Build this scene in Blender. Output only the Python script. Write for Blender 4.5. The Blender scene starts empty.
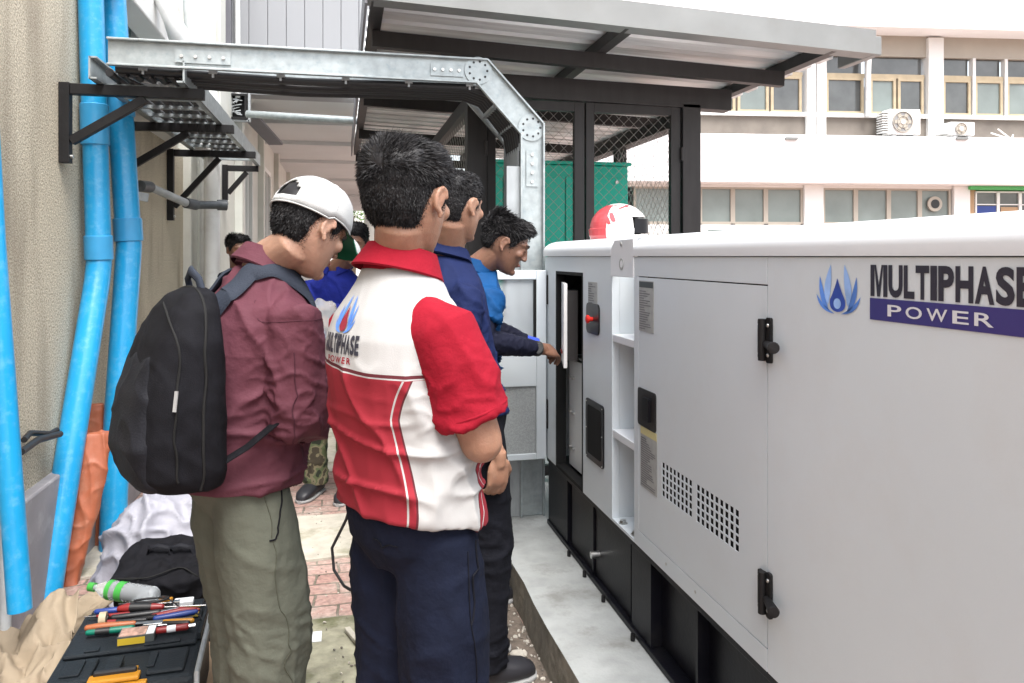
import bpy, bmesh, math, random
import numpy as np
from mathutils import Vector, Matrix, noise
from mathutils.bvhtree import BVHTree
random.seed(7)
PI = math.pi
S = bpy.context.scene
COL = S.collection
FPX, VPX, HOR, H = 769.0, 342.0, 256.5, 1.45
PSI = math.atan((512-VPX)/FPX)
CS, SN = math.cos(PSI), math.sin(PSI)

def P(u, v, d):
    """point at picture position u,v and depth d, in metres"""
    r = (u-512)/FPX*d
    return Vector((r*CS+d*SN, -r*SN+d*CS, H+(HOR-v)/FPX*d))
def V3(*a): return Vector(a)

# ------------------------------------------------------------------ materials
def mat(name, col, rough=.6, metal=0., var=0., vscale=8., bump=0., bscale=60., spec=.5, stretch=(1,1,1), dirt=None, dscale=2.5, damt=.5, trans=0., coat=0., alpha=1.):
    m = bpy.data.materials.new(name); m.use_nodes = True
    nt = m.node_tree; N = nt.nodes; L = nt.links
    b = N['Principled BSDF']
    if name.startswith(('cloth','bag','strap','tool_case','skid','rubber')): spec = .14
    if name.startswith('cloth'): bump, bscale = .38, 38
    b.inputs['Base Color'].default_value = (*col, 1)
    b.inputs['Roughness'].default_value = rough
    b.inputs['Metallic'].default_value = metal
    b.inputs['Specular IOR Level'].default_value = spec
    if name == 'clear': b.inputs['IOR'].default_value = 1.12
    if coat: b.inputs['Coat Weight'].default_value = coat; b.inputs['Coat Roughness'].default_value = .12
    if trans: b.inputs['Transmission Weight'].default_value = trans
    if alpha < 1: b.inputs['Alpha'].default_value = alpha
    tc = N.new('ShaderNodeTexCoord'); mp = N.new('ShaderNodeMapping')
    mp.inputs['Scale'].default_value = stretch
    L.new(tc.outputs['Object'], mp.inputs['Vector'])
    cur = None
    if var:
        n = N.new('ShaderNodeTexNoise'); n.inputs['Scale'].default_value = vscale; n.inputs['Detail'].default_value = 6
        L.new(mp.outputs[0], n.inputs['Vector'])
        r = N.new('ShaderNodeMapRange'); r.inputs['From Min'].default_value = .3; r.inputs['From Max'].default_value = .7
        r.inputs['To Min'].default_value = 1-var; r.inputs['To Max'].default_value = 1+var
        L.new(n.outputs['Fac'], r.inputs['Value'])
        mx = N.new('ShaderNodeMix'); mx.data_type = 'RGBA'; mx.blend_type = 'MULTIPLY'; mx.inputs['Factor'].default_value = 1
        mx.inputs['A'].default_value = (*col, 1); L.new(r.outputs[0], mx.inputs['B']); cur = mx.outputs['Result']
    if dirt:
        n = N.new('ShaderNodeTexNoise'); n.inputs['Scale'].default_value = dscale; n.inputs['Detail'].default_value = 8; n.inputs['Roughness'].default_value = .65
        L.new(mp.outputs[0], n.inputs['Vector'])
        r = N.new('ShaderNodeMapRange'); r.inputs['From Min'].default_value = .5; r.inputs['From Max'].default_value = .68
        r.inputs['To Min'].default_value = 0; r.inputs['To Max'].default_value = damt
        L.new(n.outputs['Fac'], r.inputs['Value'])
        mx = N.new('ShaderNodeMix'); mx.data_type = 'RGBA'
        mx.inputs['A'].default_value = (*col, 1); mx.inputs['B'].default_value = (*dirt, 1)
        if cur: L.new(cur, mx.inputs['A'])
        L.new(r.outputs[0], mx.inputs['Factor']); cur = mx.outputs['Result']
    if cur: L.new(cur, b.inputs['Base Color'])
    if bump:
        n = N.new('ShaderNodeTexNoise'); n.inputs['Scale'].default_value = bscale; n.inputs['Detail'].default_value = 4
        L.new(mp.outputs[0], n.inputs['Vector'])
        bp = N.new('ShaderNodeBump'); bp.inputs['Strength'].default_value = bump; bp.inputs['Distance'].default_value = .01
        L.new(n.outputs['Fac'], bp.inputs['Height']); L.new(bp.outputs[0], b.inputs['Normal'])
    return m
M = {}
def dm(k, *a, **kw): M[k] = mat(k, *a, **kw)
dm('gen_paint', (.575,.625,.655), .33, var=.04, vscale=1.5, bump=.03, bscale=350, dirt=(.46,.45,.43), dscale=3, damt=.18)
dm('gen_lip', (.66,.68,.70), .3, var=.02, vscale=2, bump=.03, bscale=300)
dm('seam', (.16,.16,.16), .7)
dm('skid', (.006,.006,.009), .38, var=.3, vscale=6, bump=.05, bscale=90, dirt=(.03,.028,.026), dscale=7, damt=.35)
dm('black_plastic', (.012,.012,.013), .4, var=.2, bump=.05, bscale=200)
dm('black_gloss', (.006,.006,.008), .3, spec=.3)
dm('rubber', (.015,.015,.015), .75)
dm('bolt', (.6,.6,.58), .35, 1, var=.15, vscale=60)
dm('red_button', (.65,.03,.02), .35)
dm('white_plastic', (.75,.75,.74), .4, var=.03)
dm('grey_panel', (.28,.28,.28), .5, var=.08)
dm('label_grey', (.33,.34,.33), .5, var=.12, vscale=40)
dm('label_dark', (.06,.07,.07), .5)
dm('label_yellow', (.55,.5,.25), .5)
dm('print_grey', (.15,.15,.16), .6)
dm('filter_mesh', (.36,.38,.38), .8, var=.15, vscale=120, bump=.5, bscale=400)
dm('navy_print', (.035,.03,.16), .35)
dm('letter_black', (.022,.022,.035), .4)
dm('letter_white', (.62,.63,.66), .4)
dm('logo_blue', (.09,.22,.62), .35, var=.35, vscale=14)
dm('logo_light', (.30,.48,.85), .35, var=.25, vscale=14)
dm('logo_deep', (.03,.07,.36), .35, var=.4, vscale=20)
dm('galv', (.36,.395,.40), .38, .5, var=.16, vscale=22, bump=.04, bscale=60, dirt=(.25,.30,.32), dscale=26, damt=.6)
dm('galv_dull', (.36,.38,.39), .5, .5, var=.15, vscale=30, stretch=(1,1,.3))
dm('cable_black', (.015,.015,.017), .5)
dm('black_steel', (.008,.0075,.008), .55, spec=.3, var=.3, vscale=15, bump=.1, bscale=60)
dm('brown_steel', (.024,.022,.022), .5, spec=.35, var=.18, vscale=7, bump=.05, bscale=80, stretch=(3,3,.6))
dm('wire', (.35,.34,.32), .5, .6)
dm('roof_sheet', (.62,.63,.63), .4, .25, var=.25, vscale=3, stretch=(.35,5,1), dirt=(.38,.37,.35), dscale=2, damt=.5)
dm('fascia', (.19,.195,.19), .45, .25, var=.1, vscale=4, dirt=(.17,.165,.155), dscale=5, damt=.35)
dm('green_cab', (.0,.46,.33), .42, var=.05, vscale=3, bump=.03, bscale=200)
dm('rust', (.13,.10,.03), .8, var=.4, vscale=30)
dm('blue_pvc', (.012,.28,.55), .30, var=.06, vscale=5, dirt=(.30,.55,.72), dscale=30, damt=.18)
dm('blue_pvc_dark', (.04,.29,.55), .33, var=.08, vscale=8)
dm('grey_pvc', (.42,.44,.45), .45, var=.15, vscale=12)
dm('dark_pvc', (.08,.09,.10), .45, var=.25, vscale=25)
dm('white_pipe', (.66,.67,.66), .45, var=.08, vscale=6, dirt=(.35,.33,.3), dscale=5, damt=.35)
dm('orange_plastic', (.36,.105,.05), .5, var=.18, vscale=9, bump=.2, bscale=18, dirt=(.42,.2,.13), dscale=7, damt=.6)
dm('white_sack', (.27,.27,.31), .55, var=.06, vscale=10, bump=.5, bscale=16)
dm('paper', (.27,.215,.15), .85, var=.08, vscale=9, bump=.25, bscale=40)
dm('card', (.36,.25,.16), .9, var=.12, vscale=12, bump=.15, bscale=60)
dm('bag_black', (.006,.006,.008), .8, var=.3, vscale=30, bump=.2, bscale=420)
dm('bag_black_smooth', (.012,.0125,.016), .65, var=.2, vscale=20, bump=.2, bscale=200)
dm('strap', (.028,.034,.048), .75, bump=.3, bscale=300)
dm('tool_case', (.016,.020,.024), .5, var=.15, vscale=12, bump=.25, bscale=220)
dm('yellow_latch', (.45,.2,.012), .4, var=.05)
dm('yellow_label', (.5,.36,.03), .4)
dm('tool_red', (.22,.015,.015), .35); dm('tool_blue', (.015,.04,.2), .35); dm('tool_steel', (.6,.6,.6), .25, 1)
dm('tool_brown', (.33,.1,.035), .45, var=.2); dm('tool_green', (.0,.14,.09), .4)
dm('bottle_green', (.05,.30,.05), .35)
dm('clear', (.75,.79,.82), .10, trans=.72, spec=.6)
dm('pack_picture', (.42,.26,.2), .5, var=.5, vscale=60)
dm('plinth', (.36,.375,.37), .8, var=.16, vscale=11, bump=.3, bscale=50, dirt=(.17,.17,.155), dscale=5.5, damt=.75)
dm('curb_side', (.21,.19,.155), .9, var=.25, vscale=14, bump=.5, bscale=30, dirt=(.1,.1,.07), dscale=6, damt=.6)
dm('soil', (.13,.105,.085), .95, var=.35, vscale=30, bump=.8, bscale=60)
dm('stone', (.42,.39,.34), .9, var=.25, vscale=25, bump=.4, bscale=70)
dm('stone_dark', (.16,.14,.12), .9, var=.25, vscale=25, bump=.4, bscale=70)
dm('slab', (.43,.40,.34), .9, var=.15, vscale=14, bump=.35, bscale=60, dirt=(.15,.15,.07), dscale=4.5, damt=.75)
dm('slab_moss', (.27,.26,.19), .9, var=.3, vscale=16, bump=.45, bscale=50, dirt=(.085,.09,.035), dscale=5, damt=.9)
dm('ledge_paint', (.26,.25,.265), .8, var=.1, vscale=6, dirt=(.42,.42,.42), dscale=8, damt=.5)
dm('white_paint', (.72,.72,.70), .7, var=.04, vscale=2, dirt=(.5,.48,.44), dscale=2, damt=.25)
dm('band_paint', (.84,.84,.84), .7, var=.02, vscale=1)
dm('siding', (.25,.257,.27), .5, var=.05, vscale=1.2, stretch=(1,1,.25))
dm('siding_dark', (.17,.17,.19), .5, var=.05)
dm('soffit', (.60,.62,.62), .8, var=.05, vscale=1)
dm('cream_wall', (.57,.575,.53), .8, var=.07, vscale=3, bump=.1, bscale=40, dirt=(.36,.34,.28), dscale=1.5, damt=.4)
dm('brown_wall', (.155,.135,.115), .85, var=.12, vscale=2.5, dirt=(.10,.085,.075), dscale=1.2, damt=.5)
dm('beige_beam', (.36,.33,.28), .8, var=.05, vscale=2)
dm('wood_frame', (.40,.33,.22), .6, var=.1, vscale=5)
dm('glass_dark', (.07,.075,.075), .12, var=.35, vscale=1.5, spec=.8)
dm('glass_green', (.17,.205,.195), .25, var=.18, vscale=1.2, spec=.7)
dm('glass_teal', (.17,.30,.30), .15, var=.2, vscale=4)
dm('green_strip', (.08,.40,.12), .5)
dm('door_brown', (.35,.22,.12), .6)
dm('ac_white', (.72,.72,.70), .5, var=.04); dm('ac_grill', (.24,.24,.24), .6)
dm('leaf', (.07,.13,.035), .7, var=.4, vscale=5); dm('bark', (.12,.09,.06), .9)
dm('skin_tan', (.29,.155,.100), .5, var=.14, vscale=30, bump=.16, bscale=220, dirt=(.31,.13,.08), dscale=9, damt=.35)
dm('skin_pale', (.37,.215,.15), .5, var=.12, vscale=30, bump=.16, bscale=220, dirt=(.40,.18,.125), dscale=9, damt=.3)
dm('skin_dark', (.20,.10,.064), .48, var=.14, vscale=30, bump=.16, bscale=220, dirt=(.18,.075,.045), dscale=9, damt=.4)
for k in ('skin_tan','skin_pale','skin_dark'):
    b_ = M[k].node_tree.nodes['Principled BSDF']; b_.inputs['Subsurface Weight'].default_value = .12; b_.inputs['Subsurface Radius'].default_value = (.012,.004,.002)
dm('hair', (.009,.008,.009), .55, spec=.35, var=.3, vscale=60)
dm('lip', (.33,.12,.10), .5); dm('eye_white', (.6,.58,.55), .2)
dm('cloth_red', (.23,.0065,.017), .85, var=.06, vscale=30, bump=.12, bscale=500)
dm('cloth_navy', (.006,.0085,.020), .85, var=.15, vscale=20, bump=.15, bscale=400)
dm('cloth_blueblack', (.006,.0065,.010), .85, var=.15, vscale=20, bump=.15, bscale=400)
dm('cloth_polo_navy', (.008,.014,.055), .8, var=.1, vscale=20, bump=.12, bscale=400)
dm('cloth_blue', (.004,.048,.15), .7, var=.12, vscale=20, bump=.15, bscale=400)
dm('cloth_royal', (.012,.02,.18), .8, var=.15, vscale=20, bump=.15, bscale=300)
dm('cloth_sleeve', (.009,.010,.022), .7, bump=.15, bscale=400)
dm('cloth_maroon', (.092,.030,.042), .72, var=.12, vscale=10, bump=.18, bscale=420)
dm('cloth_maroon_dark', (.06,.02,.03), .8); dm('cloth_sage_dark', (.085,.088,.065), .85)
dm('cloth_sage', (.100,.106,.084), .85, var=.07, vscale=14, bump=.15, bscale=420)
dm('cap_white', (.40,.405,.40), .85, var=.03, vscale=20, bump=.2, bscale=300)
dm('cap_seam', (.27,.275,.28), .9)
dm('cap_green', (.0,.12,.055), .8)
dm('piping_white', (.55,.55,.56), .8)
dm('maroon_line', (.22,.01,.025), .8)
dm('shoe', (.02,.02,.025), .5); dm('sole', (.3,.3,.3), .7)
dm('watch', (.03,.03,.03), .35)
dm('glove_blue', (.03,.07,.5), .6)
dm('helmet_white', (.74,.72,.70), .22, var=.03, coat=.5); dm('helmet_red', (.50,.07,.08), .25, coat=.5)
dm('wall_glass_shine', (.5,.52,.52), .3)
dm('litter_white', (.7,.72,.74), .5)

# rough-cast wall: pebbly stipple and rain stains
def roughcast(name, col, dark):
    m = mat(name, col, .95); nt = m.node_tree; N = nt.nodes; L = nt.links; b = N['Principled BSDF']
    tc = N.new('ShaderNodeTexCoord')
    n1 = N.new('ShaderNodeTexNoise'); n1.inputs['Scale'].default_value = 115; n1.inputs['Detail'].default_value = 4; n1.inputs['Roughness'].default_value = .7
    L.new(tc.outputs['Object'], n1.inputs['Vector'])
    r1 = N.new('ShaderNodeValToRGB'); r1.color_ramp.elements[0].position = .36; r1.color_ramp.elements[0].color = (col[0]*.42,col[1]*.40,col[2]*.36,1)
    r1.color_ramp.elements[1].position = .60; r1.color_ramp.elements[1].color = (col[0]*1.2,col[1]*1.2,col[2]*1.18,1)
    L.new(n1.outputs['Fac'], r1.inputs['Fac'])
    mp = N.new('ShaderNodeMapping'); mp.inputs['Scale'].default_value = (3,2.6,.55); L.new(tc.outputs['Object'], mp.inputs['Vector'])
    n2 = N.new('ShaderNodeTexNoise'); n2.inputs['Scale'].default_value = 1.6; n2.inputs['Detail'].default_value = 7
    L.new(mp.outputs[0], n2.inputs['Vector'])
    mr = N.new('ShaderNodeMapRange'); mr.inputs['From Min'].default_value = .48; mr.inputs['From Max'].default_value = .72; mr.inputs['To Max'].default_value = .75
    L.new(n2.outputs['Fac'], mr.inputs['Value'])
    mx = N.new('ShaderNodeMix'); mx.data_type = 'RGBA'; L.new(r1.outputs[0], mx.inputs['A']); mx.inputs['B'].default_value = (*dark,1)
    L.new(mr.outputs[0], mx.inputs['Factor']); L.new(mx.outputs['Result'], b.inputs['Base Color'])
    bp = N.new('ShaderNodeBump'); bp.inputs['Strength'].default_value = .8; bp.inputs['Distance'].default_value = .01
    L.new(n1.outputs['Fac'], bp.inputs['Height']); L.new(bp.outputs[0], b.inputs['Normal'])
    return m
M['roughcast'] = roughcast('roughcast', (.60,.54,.43), (.27,.225,.165))

# pavement of worn pink interlocking blocks
def paving():
    m = mat('paving', (.3,.2,.17), .9); nt = m.node_tree; N = nt.nodes; L = nt.links; b = N['Principled BSDF']
    tc = N.new('ShaderNodeTexCoord')
    nz = N.new('ShaderNodeTexNoise'); nz.inputs['Scale'].default_value = 9; L.new(tc.outputs['Object'], nz.inputs['Vector'])
    vm = N.new('ShaderNodeVectorMath'); vm.operation = 'MULTIPLY_ADD'; vm.inputs[1].default_value = (.03,.03,0)
    L.new(nz.outputs['Color'], vm.inputs[0]); L.new(tc.outputs['Object'], vm.inputs[2])
    br = N.new('ShaderNodeTexBrick'); br.inputs['Scale'].default_value = 1; br.inputs['Brick Width'].default_value = .2; br.inputs['Row Height'].default_value = .11
    br.inputs['Mortar Size'].default_value = .007; br.inputs['Mortar Smooth'].default_value = .5
    br.inputs['Color1'].default_value = (.33,.20,.17,1); br.inputs['Color2'].default_value = (.40,.27,.235,1); br.inputs['Mortar'].default_value = (.15,.13,.10,1)
    L.new(vm.outputs[0], br.inputs['Vector'])
    n2 = N.new('ShaderNodeTexNoise'); n2.inputs['Scale'].default_value = 5; n2.inputs['Detail'].default_value = 9; n2.inputs['Roughness'].default_value = .7
    L.new(tc.outputs['Object'], n2.inputs['Vector'])
    mr = N.new('ShaderNodeMapRange'); mr.inputs['From Min'].default_value = .46; mr.inputs['From Max'].default_value = .66; mr.inputs['To Max'].default_value = .75
    L.new(n2.outputs['Fac'], mr.inputs['Value'])
    mx = N.new('ShaderNodeMix'); mx.data_type = 'RGBA'; L.new(br.outputs['Color'], mx.inputs['A']); mx.inputs['B'].default_value = (.40,.36,.31,1)
    L.new(mr.outputs[0], mx.inputs['Factor'])
    n3 = N.new('ShaderNodeTexNoise'); n3.inputs['Scale'].default_value = 45; n3.inputs['Detail'].default_value = 5; L.new(tc.outputs['Object'], n3.inputs['Vector'])
    m3 = N.new('ShaderNodeMapRange'); m3.inputs['From Min'].default_value = .3; m3.inputs['From Max'].default_value = .7; m3.inputs['To Min'].default_value = .7; m3.inputs['To Max'].default_value = 1.25
    L.new(n3.outputs['Fac'], m3.inputs['Value'])
    mm = N.new('ShaderNodeMix'); mm.data_type = 'RGBA'; mm.blend_type = 'MULTIPLY'; mm.inputs['Factor'].default_value = 1
    L.new(mx.outputs['Result'], mm.inputs['A']); L.new(m3.outputs[0], mm.inputs['B']); L.new(mm.outputs['Result'], b.inputs['Base Color'])
    ad = N.new('ShaderNodeMath'); ad.operation = 'SUBTRACT'; L.new(n3.outputs['Fac'], ad.inputs[0]); L.new(br.outputs['Fac'], ad.inputs[1])
    bp = N.new('ShaderNodeBump'); bp.inputs['Strength'].default_value = .7; bp.inputs['Distance'].default_value = .01
    L.new(ad.outputs[0], bp.inputs['Height']); L.new(bp.outputs[0], b.inputs['Normal'])
    return m
M['paving'] = paving()

def camo():
    m = mat('camo', (.1,.12,.06), .85); nt = m.node_tree; N = nt.nodes; L = nt.links
    tc = N.new('ShaderNodeTexCoord'); n = N.new('ShaderNodeTexNoise'); n.inputs['Scale'].default_value = 14; n.inputs['Detail'].default_value = 2
    L.new(tc.outputs['Object'], n.inputs['Vector'])
    r = N.new('ShaderNodeValToRGB'); r.color_ramp.interpolation = 'CONSTANT'
    e = r.color_ramp.elements; e[0].color = (.02,.025,.015,1); e[1].position = .44; e[1].color = (.09,.11,.05,1)
    x = e.new(.52); x.color = (.17,.15,.09,1); x = e.new(.6); x.color = (.05,.04,.025,1)
    L.new(n.outputs['Fac'], r.inputs['Fac']); L.new(r.outputs[0], N['Principled BSDF'].inputs['Base Color'])
    return m
M['camo'] = camo()

# polo shirt cut from white, red and piping panels; the panel edges are stored on the mesh
def panel_shirt():
    m = mat('panel_shirt', (.6,.6,.62), .85, bump=.12, bscale=500); nt = m.node_tree; N = nt.nodes; L = nt.links
    WH, RD, MR = (.37,.365,.36,1), (.23,.0065,.017,1), (.08,.006,.012,1)
    ay = N.new('ShaderNodeAttribute'); ay.attribute_name = 'yoke'
    asd = N.new('ShaderNodeAttribute'); asd.attribute_name = 'side'
    def ramp(src, stops):
        r = N.new('ShaderNodeValToRGB'); r.color_ramp.interpolation = 'CONSTANT'
        mr = N.new('ShaderNodeMapRange'); mr.inputs['From Min'].default_value = -.1; mr.inputs['From Max'].default_value = .1
        L.new(src.outputs['Fac'], mr.inputs['Value']); L.new(mr.outputs[0], r.inputs['Fac'])
        e = r.color_ramp.elements; e[0].position = 0; e[0].color = stops[0][1]
        e[1].position = (stops[1][0]+.1)/.2; e[1].color = stops[1][1]
        for p, c in stops[2:]:
            x = e.new((p+.1)/.2); x.color = c
        return r
    rs = ramp(asd, [(-.1, RD), (-.021, WH), (-.017, RD), (-.004, MR), (0, WH)])
    ry = ramp(ay, [(-.1, RD), (-.012, WH), (-.009, MR), (-.002, WH)])
    g = N.new('ShaderNodeMath'); g.operation = 'GREATER_THAN'; g.inputs[1].default_value = -.0125; L.new(ay.outputs['Fac'], g.inputs[0])
    mx = N.new('ShaderNodeMix'); mx.data_type = 'RGBA'; L.new(g.outputs[0], mx.inputs['Factor'])
    L.new(rs.outputs[0], mx.inputs['A']); L.new(ry.outputs[0], mx.inputs['B'])
    L.new(mx.outputs['Result'], N['Principled BSDF'].inputs['Base Color'])
    return m
M['panel_shirt'] = panel_shirt()

# ------------------------------------------------------------------ objects
ORG = {}
def tag(o, label=None, cat=None, group=None, kind=None):
    if label: o['label'] = label
    if cat: o['category'] = cat
    if group: o['group'] = group
    if kind: o['kind'] = kind
    return o
def empty(name, loc, label, cat, group=None):
    o = bpy.data.objects.new(name, None); COL.objects.link(o); o.empty_display_size = .1
    o.location = loc; ORG[o.name] = Vector(loc)
    return tag(o, label, cat, group)
class MB:
    def __init__(s): s.v = []; s.f = []; s.m = []; s.cm = 0
    def add(s, vs, fs):
        n = len(s.v); s.v += [tuple(x) for x in vs]
        for f in fs: s.f.append(tuple(i+n for i in f)); s.m.append(s.cm)
        return s
    def box(s, a, b, R=None, o=None):
        x0,y0,z0 = [min(a[i],b[i]) for i in range(3)]; x1,y1,z1 = [max(a[i],b[i]) for i in range(3)]
        vs = [Vector(p) for p in ((x0,y0,z0),(x1,y0,z0),(x1,y1,z0),(x0,y1,z0),(x0,y0,z1),(x1,y0,z1),(x1,y1,z1),(x0,y1,z1))]
        if R is not None: vs = [R @ v for v in vs]
        if o is not None: vs = [v+Vector(o) for v in vs]
        return s.add(vs, [(3,2,1,0),(4,5,6,7),(0,1,5,4),(1,2,6,5),(2,3,7,6),(3,0,4,7)])
    def bar(s, p0, p1, w, h, up=(0,0,1)):
        p0, p1 = Vector(p0), Vector(p1); t = (p1-p0).normalized(); up = Vector(up)
        sd = t.cross(up)
        if sd.length < 1e-4: sd = t.cross(Vector((1,0,0)))
        sd.normalize(); u2 = sd.cross(t)
        vs = [p+sd*a*w/2+u2*b*h/2 for p in (p0,p1) for a,b in ((-1,-1),(1,-1),(1,1),(-1,1))]
        return s.add(vs, [(3,2,1,0),(4,5,6,7),(0,1,5,4),(1,2,6,5),(2,3,7,6),(3,0,4,7)])
    def loft(s, rings, cap=True, closed=False):
        n = len(rings[0]); vs = [p for r in rings for p in r]; fs = []
        k = len(rings)
        for i in range(k if closed else k-1):
            j = (i+1) % k
            for a in range(n): fs.append((i*n+a, i*n+(a+1)%n, j*n+(a+1)%n, j*n+a))
        if cap and not closed: fs += [tuple(range(n))[::-1], tuple((k-1)*n+a for a in range(n))]
        return s.add(vs, fs)
    def tube(s, pts, r, n=12, flat=1., cap=True, ref=None, round_ends=False):
        pts = [Vector(p) for p in pts]; k = len(pts)
        rr = list(r) if hasattr(r, '__len__') else [r]*k
        if round_ends:
            t0 = (pts[0]-pts[1]).normalized(); t1 = (pts[-1]-pts[-2]).normalized()
            a, b = rr[0], rr[-1]
            pts = [pts[0]+t0*a*.98, pts[0]+t0*a*.8, pts[0]+t0*a*.45]+pts+[pts[-1]+t1*b*.45, pts[-1]+t1*b*.8, pts[-1]+t1*b*.98]
            rr = [a*.2, a*.6, a*.9]+rr+[b*.9, b*.6, b*.2]; k += 6
        rings = []; prev = None
        for i in range(k):
            t = (pts[min(i+1,k-1)]-pts[max(i-1,0)]).normalized()
            if prev is None:
                q = Vector(ref) if ref is not None else (Vector((0,0,1)) if abs(t.z) < .9 else Vector((1,0,0)))
            else: q = prev
            e = (q-t*q.dot(t)); 
            if e.length < 1e-5: e = t.orthogonal()
            e.normalize(); prev = e; w = t.cross(e)
            rings.append([pts[i]+e*math.cos(a)*rr[i]*flat+w*math.sin(a)*rr[i] for a in [2*PI*x/n for x in range(n)]])
        return s.loft(rings, cap)
    def cyl(s, p0, p1, r, n=16): return s.tube([p0,p1], r, n)
    def ell(s, c, r, R=None, nu=20, nv=12, fn=None):
        rings = []; c = Vector(c)
        for j in range(1, nv):
            th = PI*j/nv; ring = []
            for i in range(nu):
                ph = 2*PI*i/nu; q = Vector((r[0]*math.sin(th)*math.cos(ph), r[1]*math.sin(th)*math.sin(ph), -r[2]*math.cos(th)))
                if fn: q = fn(q)
                if R is not None: q = R @ q
                ring.append(c+q)
            rings.append(ring)
        return s.loft(rings)
    def prism(s, poly, off):
        off = Vector(off); n = len(poly); a = [Vector(p) for p in poly]; b = [p+off for p in a]
        return s.add(a+b, [tuple(range(n))[::-1], tuple(range(n,2*n))]+[(i,(i+1)%n,n+(i+1)%n,n+i) for i in range(n)])
    def xf(s, Mx): s.v = [tuple(Mx @ Vector(v)) for v in s.v]; return s
    def mesh(s, name):
        me = bpy.data.meshes.new(name); me.from_pydata(s.v, [], s.f); me.update(); return me
    def build(s, name, mats, parent=None, smooth=None, bevel=0, label=None, cat=None, group=None, kind=None, fix=True, loc=None):
        if not isinstance(mats, (list,tuple)): mats = [mats]
        arr = np.array(s.v)
        if parent is not None: o0 = ORG[parent.name]
        elif kind == 'structure' and loc is None: o0 = Vector((0,0,0))
        else: o0 = Vector(loc) if loc is not None else Vector(((arr[:,0].min()+arr[:,0].max())/2, (arr[:,1].min()+arr[:,1].max())/2, arr[:,2].min()))
        vv = (arr-np.array(o0)).tolist()
        me = bpy.data.meshes.new(name); me.from_pydata(vv, [], s.f); me.update()
        for m_ in mats: me.materials.append(M[m_] if isinstance(m_, str) else m_)
        if any(s.m): me.polygons.foreach_set('material_index', s.m)
        if fix:
            bm = bmesh.new(); bm.from_mesh(me); bmesh.ops.recalc_face_normals(bm, faces=bm.faces); bm.to_mesh(me); bm.free()
        if smooth is not None:
            me.polygons.foreach_set('use_smooth', [True]*len(me.polygons)); me.set_sharp_from_angle(angle=math.radians(smooth))
        o = bpy.data.objects.new(name, me); COL.objects.link(o)
        if parent is not None: o.parent = parent
        else: o.location = o0
        ORG[o.name] = Vector(o0)
        if bevel:
            bv = o.modifiers.new('bevel', 'BEVEL'); bv.width = bevel; bv.segments = 2; bv.limit_method = 'ANGLE'; bv.angle_limit = math.radians(40)
        return tag(o, label, cat, group, kind)
def remesh(mb, voxel, smooth_it=2, fac=.5):
    """one continuous skin over overlapping volumes"""
    me = mb.mesh('tmp'); bm = bmesh.new(); bm.from_mesh(me); bmesh.ops.recalc_face_normals(bm, faces=bm.faces); bm.to_mesh(me); bm.free()
    o = bpy.data.objects.new('tmp', me); COL.objects.link(o)
    r = o.modifiers.new('r', 'REMESH'); r.mode = 'VOXEL'; r.voxel_size = voxel; r.adaptivity = 0
    if smooth_it: q = o.modifiers.new('s', 'SMOOTH'); q.iterations = smooth_it; q.factor = fac
    bpy.context.view_layer.update(); dg = bpy.context.evaluated_depsgraph_get()
    m2 = bpy.data.meshes.new_from_object(o.evaluated_get(dg))
    n = len(m2.vertices); co = np.empty(n*3); m2.vertices.foreach_get('co', co); co = co.reshape(-1,3)
    no = np.empty(n*3); m2.vertices.foreach_get('normal', no); no = no.reshape(-1,3)
    fs = [tuple(p.vertices) for p in m2.polygons]
    bpy.data.objects.remove(o); bpy.data.meshes.remove(me); bpy.data.meshes.remove(m2)
    return co, no, fs
def np_build(co, fs, name, mats, parent, smooth=180, **kw):
    b = MB(); b.v = [tuple(x) for x in co]; b.f = fs; b.m = [0]*len(fs)
    return b.build(name, mats, parent, smooth=smooth, fix=False, **kw)
def dup(root, off=(0,0,0), rotz=None, label=None, parent=None, name=None):
    c = root.copy(); COL.objects.link(c)
    c.location = root.location+Vector(off); ORG[c.name] = ORG.get(root.name, Vector((0,0,0)))+Vector(off)
    if rotz is not None: c.rotation_euler[2] = rotz
    if label: c['label'] = label
    if parent is not None: c.parent = parent
    for ch in root.children:
        d = ch.copy(); COL.objects.link(d); d.parent = c; ORG[d.name] = ORG[c.name]
        for g in ch.children:
            e = g.copy(); COL.objects.link(e); e.parent = d
    return c
# flat lettering: returns points in a unit box
def glyphs(text, bold=.0, space=1., cuts=0):
    cu = bpy.data.curves.new('t', 'FONT'); cu.body = text; cu.size = 1; cu.offset = bold; cu.space_character = space; cu.resolution_u = 4
    o = bpy.data.objects.new('t', cu); COL.objects.link(o); bpy.context.view_layer.update()
    me = bpy.data.meshes.new_from_object(o.evaluated_get(bpy.context.evaluated_depsgraph_get()))
    bm = bmesh.new(); bm.from_mesh(me); bmesh.ops.remove_doubles(bm, verts=bm.verts, dist=1e-5)
    bmesh.ops.triangulate(bm, faces=bm.faces)
    for _ in range(cuts): bmesh.ops.subdivide_edges(bm, edges=[e for e in bm.edges if e.calc_length() > .12], cuts=1); bmesh.ops.triangulate(bm, faces=bm.faces)
    vs = [v.co.copy() for v in bm.verts]; fs = [tuple(v.index for v in f.verts) for f in bm.faces]; bm.free()
    bpy.data.objects.remove(o); bpy.data.curves.remove(cu)
    x0 = min(v.x for v in vs); x1 = max(v.x for v in vs); y0 = min(v.y for v in vs); y1 = max(v.y for v in vs)
    return [((v.x-x0)/(x1-x0), (v.y-y0)/(y1-y0)) for v in vs], fs
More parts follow.
